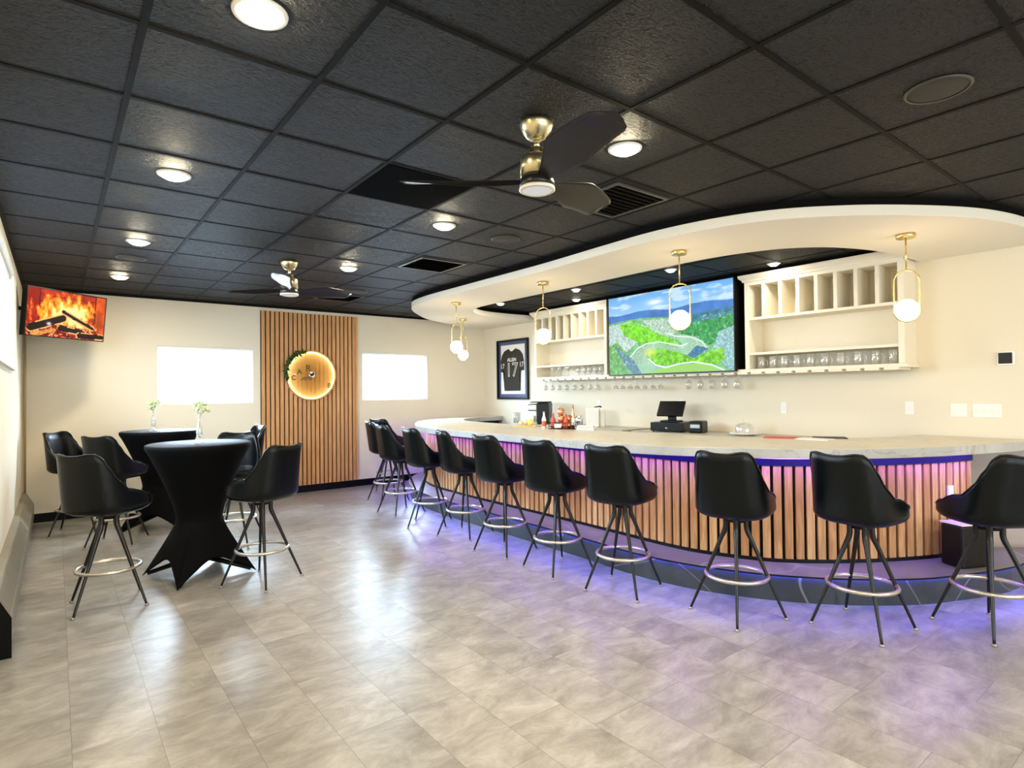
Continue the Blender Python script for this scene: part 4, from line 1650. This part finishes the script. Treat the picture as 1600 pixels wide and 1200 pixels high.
def make_vase(x_, y_, z_, seed, label, flabel, hh=.22):
    e = thing('bud_vase', (x_, y_, z_))
    tag(e, label, 'vase', 'clear glass bud vases')
    b = MB()
    k = hh / .22
    b.lathe([(0, 0), (.036, .0), (.036, .004), (.012, .012), (.009, .026), (.020, .045), (.024, .075), (.019, .115), (.012, .155), (.0105, .19), (.016, .22 * 1),
             (.0145, .22), (.009, .19), (.0105, .155), (.0175, .115), (.022, .075), (.018, .047), (.0, .034)], 24)
    for v in b.bm.verts: v.co.z *= k
    b.build('glass_body', 'glassware', e)
    b = MB(); b.lathe([(0, .036), (.0175, .048), (.0215, .075), (.0180, .105), (0, .105)], 20)
    for v in b.bm.verts: v.co.z *= k
    b.build('water', 'window_glass', e)
    f = thing('flower_sprig', (x_, y_, z_ + .05))
    tag(f, flabel, 'flowers', 'flower sprigs in the bud vases')
    rnd = random.Random(seed)
    b = MB(); heads = []
    for i in range(5):
        a = rnd.uniform(0, 2 * pi); r_ = rnd.uniform(.012, .045); top = rnd.uniform(.19, .25) * k
        tip = Vector((r_ * cos(a), r_ * sin(a), top))
        b.tube([(0, 0, 0), (.003 * cos(a), .003 * sin(a), .14 * k), tip], .0015, 5)
        heads.append(tip)
    b.build('stems', 'leaf', f)
    for i, h_ in enumerate(heads):
        b = MB()
        for q_ in range(14):
            c = h_ + Vector((rnd.gauss(0, .014), rnd.gauss(0, .014), rnd.gauss(.004, .012)))
            b.lathe([(0, .009), (.0085, .003), (.007, -.006), (0, -.009)], 6, loc=c)
        b.build('blossom', 'blossom', f)
    b = MB()
    for q_ in range(16):
        c = Vector((rnd.gauss(0, .022), rnd.gauss(0, .022), rnd.uniform(.17, .25) * k))
        a = rnd.uniform(0, 2 * pi)
        d_ = Vector((cos(a), sin(a), rnd.uniform(-.3, .6))) * .034
        s_ = Vector((-sin(a), cos(a), 0)) * .010
        v = [b.bm.verts.new(p) for p in (c, c + d_ * .5 + s_, c + d_, c + d_ * .5 - s_)]
        b.face(v)
    b.build('leaves', 'leaf', f)


make_vase(.935, 5.40, 1.084, 2, 'clear glass bud vase standing on the near cocktail table', 'small pale green flower sprig in the vase on the near table', .25)
make_vase(.86, 7.62, 1.084, 5, 'clear glass bud vase standing on the far cocktail table', 'small pale flower sprig in the vase on the far table', .24)

# ------------------------------------------------------------------ glassware
ORD = ['first', 'second', 'third', 'fourth', 'fifth', 'sixth', 'seventh', 'eighth', 'ninth', 'tenth', 'eleventh', 'twelfth']


def g_lathe(name, prof, loc, label, cat, group, flip=False):
    b = MB()
    b.lathe([(r_, (-z_ if flip else z_)) for r_, z_ in prof], 20)
    o = b.build(name, 'glassware', None, loc=loc)
    tag(o, label, cat, group)
    return o


WINE = [(0, 0), (.033, 0), (.033, .003), (.005, .008), (.004, .055), (.012, .066), (.030, .085), (.036, .110), (.030, .145), (.0285, .145), (.034, .110),
        (.028, .087), (0, .070)]
COUPE = [(0, 0), (.033, 0), (.033, .003), (.005, .008), (.004, .085), (.010, .092), (.036, .110), (.043, .140), (.0415, .140), (.034, .112), (0, .096)]
SNIFT = [(0, 0), (.034, 0), (.034, .003), (.006, .008), (.005, .030), (.012, .040), (.036, .070), (.038, .105), (.026, .15), (.0245, .15), (.036, .105),
         (.034, .072), (0, .044)]
MART = [(0, 0), (.036, 0), (.036, .003), (.005, .008), (.004, .075), (.056, .140), (.055, .141), (0, .078)]
TUMB = [(0, 0), (.030, 0), (.037, .095), (.0355, .095), (.0285, .006), (0, .006)]


def copies(o, locs, labs, grp):
    for i, (l_, lb) in enumerate(zip(locs, labs)):
        if i == 0:
            o.location = l_
            q_ = o
        else:
            q_ = o.copy(); COL.objects.link(q_); q_.location = l_
        q_['label'] = lb; q_['group'] = grp


ZR = 1.640
gl = g_lathe('wine_glass', WINE, (0, 0, 0), '', 'glass', 'wine glasses hanging below the left cabinet', flip=True)
copies(gl, [(6.08, y_, ZR) for y_ in (6.90, 6.74, 6.58, 6.42, 6.25, 6.10, 5.93, 5.78)],
       ['hanging wine glass below the left cabinet, %s from the left' % ORD[i] for i in range(8)], 'wine glasses hanging below the left cabinet')
gl = g_lathe('coupe_glass', COUPE, (0, 0, 0), '', 'glass', '', flip=True)
copies(gl, [(6.08, y_, ZR) for y_ in (5.44, 5.32, 5.19, 5.07, 4.94, 4.81, 4.69)],
       ['hanging coupe glass below the large screen, %s from the left' % ORD[i] for i in range(7)], 'coupe glasses hanging below the screen')
gl = g_lathe('snifter_glass', SNIFT, (0, 0, 0), '', 'glass', '', flip=True)
copies(gl, [(6.08, y_, ZR) for y_ in (4.264, 4.103, 3.947, 3.781, 3.628)],
       ['hanging snifter glass below the right half of the screen, %s from the left' % ORD[i] for i in range(5)], 'snifters hanging below the screen')
gl = g_lathe('martini_glass', MART, (0, 0, 0), '', 'glass', '')
copies(gl, [(6.10, y_, 1.7) for y_ in (6.72, 6.58, 6.40)],
       ['martini glass on the lowest shelf of the left cabinet, %s from the left' % ORD[i] for i in range(3)], 'martini glasses on the left cabinet')
gl = g_lathe('goblet', [(r_, z_ * .93) for r_, z_ in SNIFT], (0, 0, 0), '', 'glass', '')
copies(gl, [(6.12, y_, 1.7) for y_ in (6.20, 6.08, 5.97, 5.85, 5.74, 5.62)],
       ['stemmed goblet on the lowest shelf of the left cabinet, %s from the left' % ORD[i] for i in range(6)], 'goblets on the left cabinet')
# mugs with handles
b = MB()
b.lathe([(0, 0), (.038, 0), (.040, .004), (.040, .105), (.036, .118), (.036, .130), (.034, .130), (.034, .118), (.037, .104), (.037, .008), (0, .008)], 24)
mug = b.build('glass_mug', 'glassware')
b = MB(); b.tube([(0, -.038, .030), (0, -.062, .036), (0, -.068, .06), (0, -.062, .088), (0, -.038, .098)], .0055, 8)
b.build('handle', 'glassware', mug)
b = MB(); b.lathe([(.0365, .117), (.0385, .119), (.0385, .130), (.0365, .131)], 24)
b.build('thread_rim', 'glassware', mug)
tag(mug, '', 'mug', 'glass mugs on the right cabinet')
for i, y_ in enumerate((3.34, 3.21, 3.085, 2.95, 2.81, 2.67, 2.52, 2.36, 2.208, 2.061)):
    q_ = mug if i == 0 else dup(mug, (0, 0, 0), 0)
    q_.location = (6.10, y_, 1.70)
    tag(q_, 'clear glass mug on the lowest shelf of the right cabinet, %s from the left' % ORD[i], 'mug', 'glass mugs on the right cabinet')

# ------------------------------------------------------------------ things on the counters
ZC = 1.043
ZB1 = .975
ZB2 = .975
# coffee machine (on left back counter)
e = thing('coffee_machine', (5.95, 6.90, ZB1), R(-52))
tag(e, 'black and silver coffee machine on the left back counter', 'coffee machine')
b = MB(); b.box(-.02, .17, -.17, .17, 0, .33)
b.build('body', 'black_plastic', e, bevel=.02)
b = MB(); b.box(-.17, -.02, -.13, .13, .2, .31)
b.build('brew_head', 'steel', e, bevel=.02)
b = MB(); b.box(-.17, -.02, -.12, .12, 0, .03)
b.build('drip_tray', 'steel', e, bevel=.005)
b = MB(); b.box(-.12, .16, -.16, .16, .33, .345)
b.build('lid', 'black_plastic', e, bevel=.006)
b = MB(); b.box(-.035, -.018, -.15, .15, .03, .2)
b.build('front_panel', 'chrome', e, bevel=.004)
b = MB(); b.lathe([(0, .035), (.028, .035), (.033, .12), (.030, .12), (.026, .04), (0, .04)], 20, loc=(-.10, 0, 0))
o = b.build('coffee_mug', 'ceramic', None, loc=(5.95, 6.90, ZB1)); o.rotation_euler = (0, 0, R(-52))
tag(o, 'white mug standing under the coffee machine spout', 'mug')

# clear bin left of the coffee machine
b = MB(); b.lathe([(0, 0), (.055, 0), (.06, .17), (.057, .17), (.052, .004), (0, .004)], 24)
tag(b.build('glass_pitcher', 'glassware', None, loc=(5.85, 7.35, ZB1)), 'clear glass pitcher left of the coffee machine', 'pitcher')

# cutting board with fruit on the bar top
e = thing('cutting_board', (4.62, 5.62, ZC), R(-60))
tag(e, 'small wooden cutting board with fruit on the bar top', 'cutting board')
b = MB(); b.box(-.16, .16, -.10, .10, 0, .012)
b.build('board', 'cutting_wood', e, bevel=.004)


def fruit(name, mat, x_, y_, r_, label):
    b = MB()
    b.lathe([(r_ * sin(a) * (1 if 0.3 < a < 2.8 else .9), r_ * 1.0 - r_ * cos(a)) for a in [pi * k / 12 for k in range(13)]], 18)
    o = b.build('fruit_body' if False else name, mat, None, loc=(x_, y_, ZC + .012))
    tag(o, label, 'fruit', 'fruit on the cutting board')
    b = MB(); b.tube([(0, 0, 2 * r_ - .003), (.002, 0, 2 * r_ + .008)], .0025, 6)
    b.build('stem', 'leaf', o)


fruit('lemon', 'lemon', 4.66, 5.58, .040, 'bright yellow-green lemon, largest fruit on the cutting board')
fruit('pear', 'apple_pale', 4.60, 5.70, .030, 'pale small fruit left of the lemon')
fruit('pear', 'apple_pale', 4.66, 5.68, .032, 'pale reddish fruit directly beside the lemon')
b = MB(); b.lathe([(0, 0), (.022, 0), (.026, .035), (.024, .035), (.02, .004), (0, .004)], 16)
tag(b.build('shot_glass', 'glassware', None, loc=(4.62, 5.30, ZC)), 'small shot glass right of the cutting board', 'glass')

# condiment rack: black wire caddy, copper mugs, bottles
e = thing('condiment_caddy', (4.60, 4.93, ZC), R(-62))
tag(e, 'black wire caddy holding bottles and cups on the bar top', 'caddy')
b = MB()
b.box(-.15, .15, -.07, .07, .0, .006)
b.build('tray', 'black_satin', e)
b = MB()
for z_ in (.03, .075):
    b.tube([(-.15, -.07, z_), (.15, -.07, z_), (.15, .07, z_), (-.15, .07, z_)], .003, 6, closed=True)
for x_ in (-.15, -.05, .05, .15):
    for y_ in (-.07, .07):
        b.tube([(x_, y_, 0), (x_, y_, .075)], .003, 6)
b.build('wire_frame', 'black_satin', e)
b = MB(); b.box(-.08, .0, -.075, -.072, .018, .06)
b.build('card', 'white_plastic', e)
cr_, sr_ = cos(R(-62)), sin(R(-62))


def at_caddy(u, v): return (4.60 + u * cr_ - v * sr_, 4.93 + u * sr_ + v * cr_)


def bottle(name, u, v, h_, r_, mat, cap, label, z=ZC + .006):
    x_, y_ = at_caddy(u, v)
    e = thing(name, (x_, y_, z))
    tag(e, label, 'bottle', 'bottles in and beside the caddy')
    b = MB(); b.lathe([(0, 0), (r_, 0), (r_, h_ * .55), (r_ * .45, h_ * .75), (r_ * .4, h_ * .92), (0, h_ * .92)], 18)
    b.build('bottle_body', mat, e)
    b = MB(); b.lathe([(0, h_ * .92), (r_ * .46, h_ * .92), (r_ * .42, h_), (0, h_)], 14)
    b.build('cap', cap, e)
    b = MB(); b.lathe([(r_ * 1.02, h_ * .15), (r_ * 1.02, h_ * .45)], 18)
    b.build('bottle_label', 'red_label' if mat != 'copper' else 'white_plastic', e)


bottle('sauce_bottle', -.225, -.02, .20, .026, 'ceramic', 'steel', 'pale small bottle at the left outside the caddy', z=ZC)
bottle('sauce_bottle', -.12, .0, .18, .028, 'red_label', 'copper', 'red sauce bottle at the left end of the caddy')
bottle('sauce_bottle', -.055, .035, .25, .024, 'copper', 'copper', 'slim copper-coloured bottle in the caddy middle back')
bottle('pepper_mill', .115, .02, .275, .020, 'copper', 'steel', 'tall thin mill with steel top, rightmost in the caddy')
bottle('sauce_bottle', .045, -.035, .17, .026, 'red_label', 'copper', 'short orange sauce bottle at the front right of the caddy')


def cup(u, v, z_, label):
    x_, y_ = at_caddy(u, v)
    b = MB(); b.lathe([(0, 0), (.030, 0), (.038, .03), (.036, .075), (.034, .075), (.035, .03), (.028, .004), (0, .004)], 20)
    o = b.build('copper_mug', 'copper', None, loc=(x_, y_, z_))
    tag(o, label, 'mug', 'copper mugs in the caddy')
    b = MB(); b.tube([(.034, 0, .015), (.056, 0, .022), (.056, 0, .055), (.035, 0, .064)], .004, 8)
    b.build('handle', 'copper', o)


cup(-.02, -.02, ZC + .006, 'lowest copper mug of the stack in the caddy')
cup(-.02, -.02, ZC + .084, 'middle copper mug of the stack in the caddy')
cup(-.02, -.02, ZC + .162, 'topmost copper mug of the stack in the caddy')
cup(.05, .04, ZC + .006, 'copper mug standing at the back right of the caddy')
cup(.05, .04, ZC + .084, 'copper mug stacked upon the back right mug of the caddy')

# steel pitcher
e = thing('steel_pitcher', (5.80, 5.88, ZB1), R(-50))
tag(e, 'small steel pitcher with dark handle left of the white canister', 'pitcher')
b = MB(); b.lathe([(0, 0), (.05, 0), (.052, .09), (.047, .15), (.045, .15), (.05, .09), (.048, .005), (0, .005)], 24)
b.build('pitcher_body', 'steel', e)
b = MB(); b.tube([(-.05, 0, .13), (-.085, 0, .12), (-.088, 0, .05), (-.052, 0, .03)], .008, 8)
b.build('handle', 'black_plastic', e)
# white canister / kettle
e = thing('water_dispenser', (5.92, 5.73, ZB1), R(-50))
tag(e, 'white tall countertop canister with black spout lever', 'canister')
b = MB(); b.box(-.09, .09, -.09, .09, 0, .27)
b.build('canister_body', 'ceramic', e, bevel=.015)
b = MB(); b.tube([(.02, 0, .275), (.09, 0, .285), (.12, 0, .275)], [.006, .01, .012], 8)
b.build('lever', 'black_plastic', e)
b = MB(); b.box(.095, .17, -.05, .05, 0, .24)
b.build('side_jar', 'rim_white', e, bevel=.01)
# folded white towel
b = MB()
for k in range(3):
    b.box(-.10 + .004 * k, .10 - .005 * k, -.07, .07, .018 * k, .018 * k + .016)
tag(b.build('folded_towel', 'white_plastic', None, loc=(4.64, 4.60, ZC), rot=(0, 0, R(-55)), bevel=.005), 'folded white towel right of the caddy on the bar top', 'towel')

# register: cash drawer, stand and tablet, printer
e = thing('cash_register', (5.93, 4.41, ZB2), R(-72))
tag(e, 'black register with tilted tablet screen on its cash drawer', 'cash register')
b = MB(); b.box(-.20, .20, -.20, .20, .015, .115)
b.build('cash_drawer', 'black_plastic', e, bevel=.005)
b = MB(); b.lathe([(0, 0), (.012, 0), (.012, .006), (0, .006)], 16, mat=Matrix.Translation((.0, -.20, .05)) @ Matrix.Rotation(R(90), 4, 'X'))
b.build('lock', 'chrome', e)
for sx in (-.17, .17):
    for sy in (-.17, .17):
        b = MB(); b.lathe([(0, 0), (.012, 0), (.012, .015), (0, .015)], 10, loc=(sx, sy, 0))
        b.build('foot', 'black_plastic', e)
b = MB(); b.box(-.11, .11, -.11, .08, .116, .135)
b.box(-.05, .05, .0, .03, .135, .24)
b.build('stand', 'black_satin', e, bevel=.004)
m2 = Matrix.Translation((0, -.02, .275)) @ Matrix.Rotation(R(-38), 4, 'X')
b = MB(); b.box(-.16, .16, -.012, .012, -.11, .11, mat=m2)
b.build('tablet', 'black_plastic', e, bevel=.004)
b = MB(); b.tube([(.10, .09, .12), (.13, .1, .17), (.17, .09, .16), (.19, .08, .12)], .004, 6)
b.build('cable', 'white_plastic', e)
e = thing('receipt_printer', (5.93, 4.04, ZB2), R(-75))
tag(e, 'black receipt printer beside the register drawer', 'printer')
b = MB(); b.box(-.08, .08, -.11, .11, 0, .14)
b.build('printer_body', 'black_plastic', e, bevel=.02)
b = MB(); b.box(-.055, .055, -.114, -.108, .06, .10)
b.build('paper_slot', 'steel', e)

# cake dome
e = thing('cake_stand', (5.93, 3.46, ZB2))
tag(e, 'white plate under a clear glass cake dome on the back counter', 'cake stand')
b = MB(); b.lathe([(0, 0), (.09, 0), (.10, .008), (.155, .020), (.16, .026), (.155, .029), (.10, .018), (0, .018)], 40)
b.build('plate', 'ceramic', e)
b = MB(); b.lathe([(.095, .022), (.095, .08), (.085, .115), (.05, .135), (0, .14), (0, .137), (.048, .132), (.082, .112), (.092, .08), (.092, .022)], 36)
dm = b.build('glass_dome', 'glassware', e)
b = MB(); b.lathe([(0, .14), (.008, .142), (.008, .15), (.018, .16), (.018, .172), (0, .18)], 18)
b.build('knob', 'glassware', dm)
# menus
for x_, y_, rz, mt, lb in ((5.08, 2.62, 20, 'paper_red', 'thin red menu folder lying on the bar top'), (5.12, 2.34, 5, 'white_plastic', 'white paper sheet lying right of the red menu'),
                           (5.36, 2.32, 30, 'black_satin', 'small dark folder lying on the bar top beyond the paper')):
    b = MB(); b.box(-.09, .09, -.13, .13, 0, .006)
    tag(b.build('menu', mt, None, loc=(x_, y_, ZC), rot=(0, 0, R(rz))), lb, 'menu')

# switch plates, outlets, thermostat on the bar wall
def plate(y0_, y1_, z0_, z1_, gang, label, toggles=True):
    yc, zc = (y0_ + y1_) / 2, (z0_ + z1_) / 2
    e = thing('switch_plate' if toggles else 'outlet_plate', (XR, yc, zc))
    tag(e, label, 'switch' if toggles else 'outlet')
    w, h_ = abs(y1_ - y0_) / 2, (z1_ - z0_) / 2
    b = MB(); b.box(-.006, 0, -w, w, -h_, h_)
    b.build('cover', 'white_plastic', e, bevel=.002)
    for i in range(gang):
        yy_ = -w + (2 * w) * (i + .5) / gang
        if toggles:
            b = MB(); b.box(-.014, -.006, yy_ - .006, yy_ + .006, -.016, .016)
            b.build('toggle', 'ceramic', e)
        else:
            b = MB(); b.box(-.008, -.006, yy_ - .017, yy_ + .017, -.036, .036)
            b.build('socket', 'ceramic', e)


plate(3.165, 3.23, 1.205, 1.33, 1, 'white outlet plate above the cake dome on the bar wall', False)
plate(1.965, 2.04, 1.225, 1.345, 1, 'white single switch plate right of the back counter')
plate(1.565, 1.685, 1.215, 1.33, 2, 'white two-gang switch plate between the single and wide plates')
plate(1.325, 1.525, 1.215, 1.33, 4, 'wide white four-gang switch plate at the right on the bar wall')
plate(4.50, 4.57, 1.24, 1.35, 1, 'white outlet plate above the register tablet', False)
plate(5.93, 6.0, 1.22, 1.33, 1, 'white outlet plate above the white canister', False)
e = thing('thermostat', (XR, 1.29, 1.715))
tag(e, 'square thermostat with black screen on the bar wall', 'thermostat')
b = MB(); b.box(-.018, 0, -.058, .058, -.058, .058)
b.build('housing', 'white_plastic', e, bevel=.004)
b = MB(); b.box(-.021, -.018, -.042, .050, -.044, .048)
b.build('display', 'black_plastic', e, bevel=.002)

# black bin on the platform at the right
e = thing('waste_bin', (5.20, 1.31, ZS), R(-26))
tag(e, 'square black bin with pale lid edge on the platform behind the rightmost stool', 'bin')
b = MB(); b.box(-.14, .14, -.085, .085, 0, .30)
b.build('bin_body', 'black_plastic', e, bevel=.015)
b = MB(); b.box(-.145, .145, -.09, .09, .302, .312)
b.build('lid', 'rim_white', e, bevel=.003)
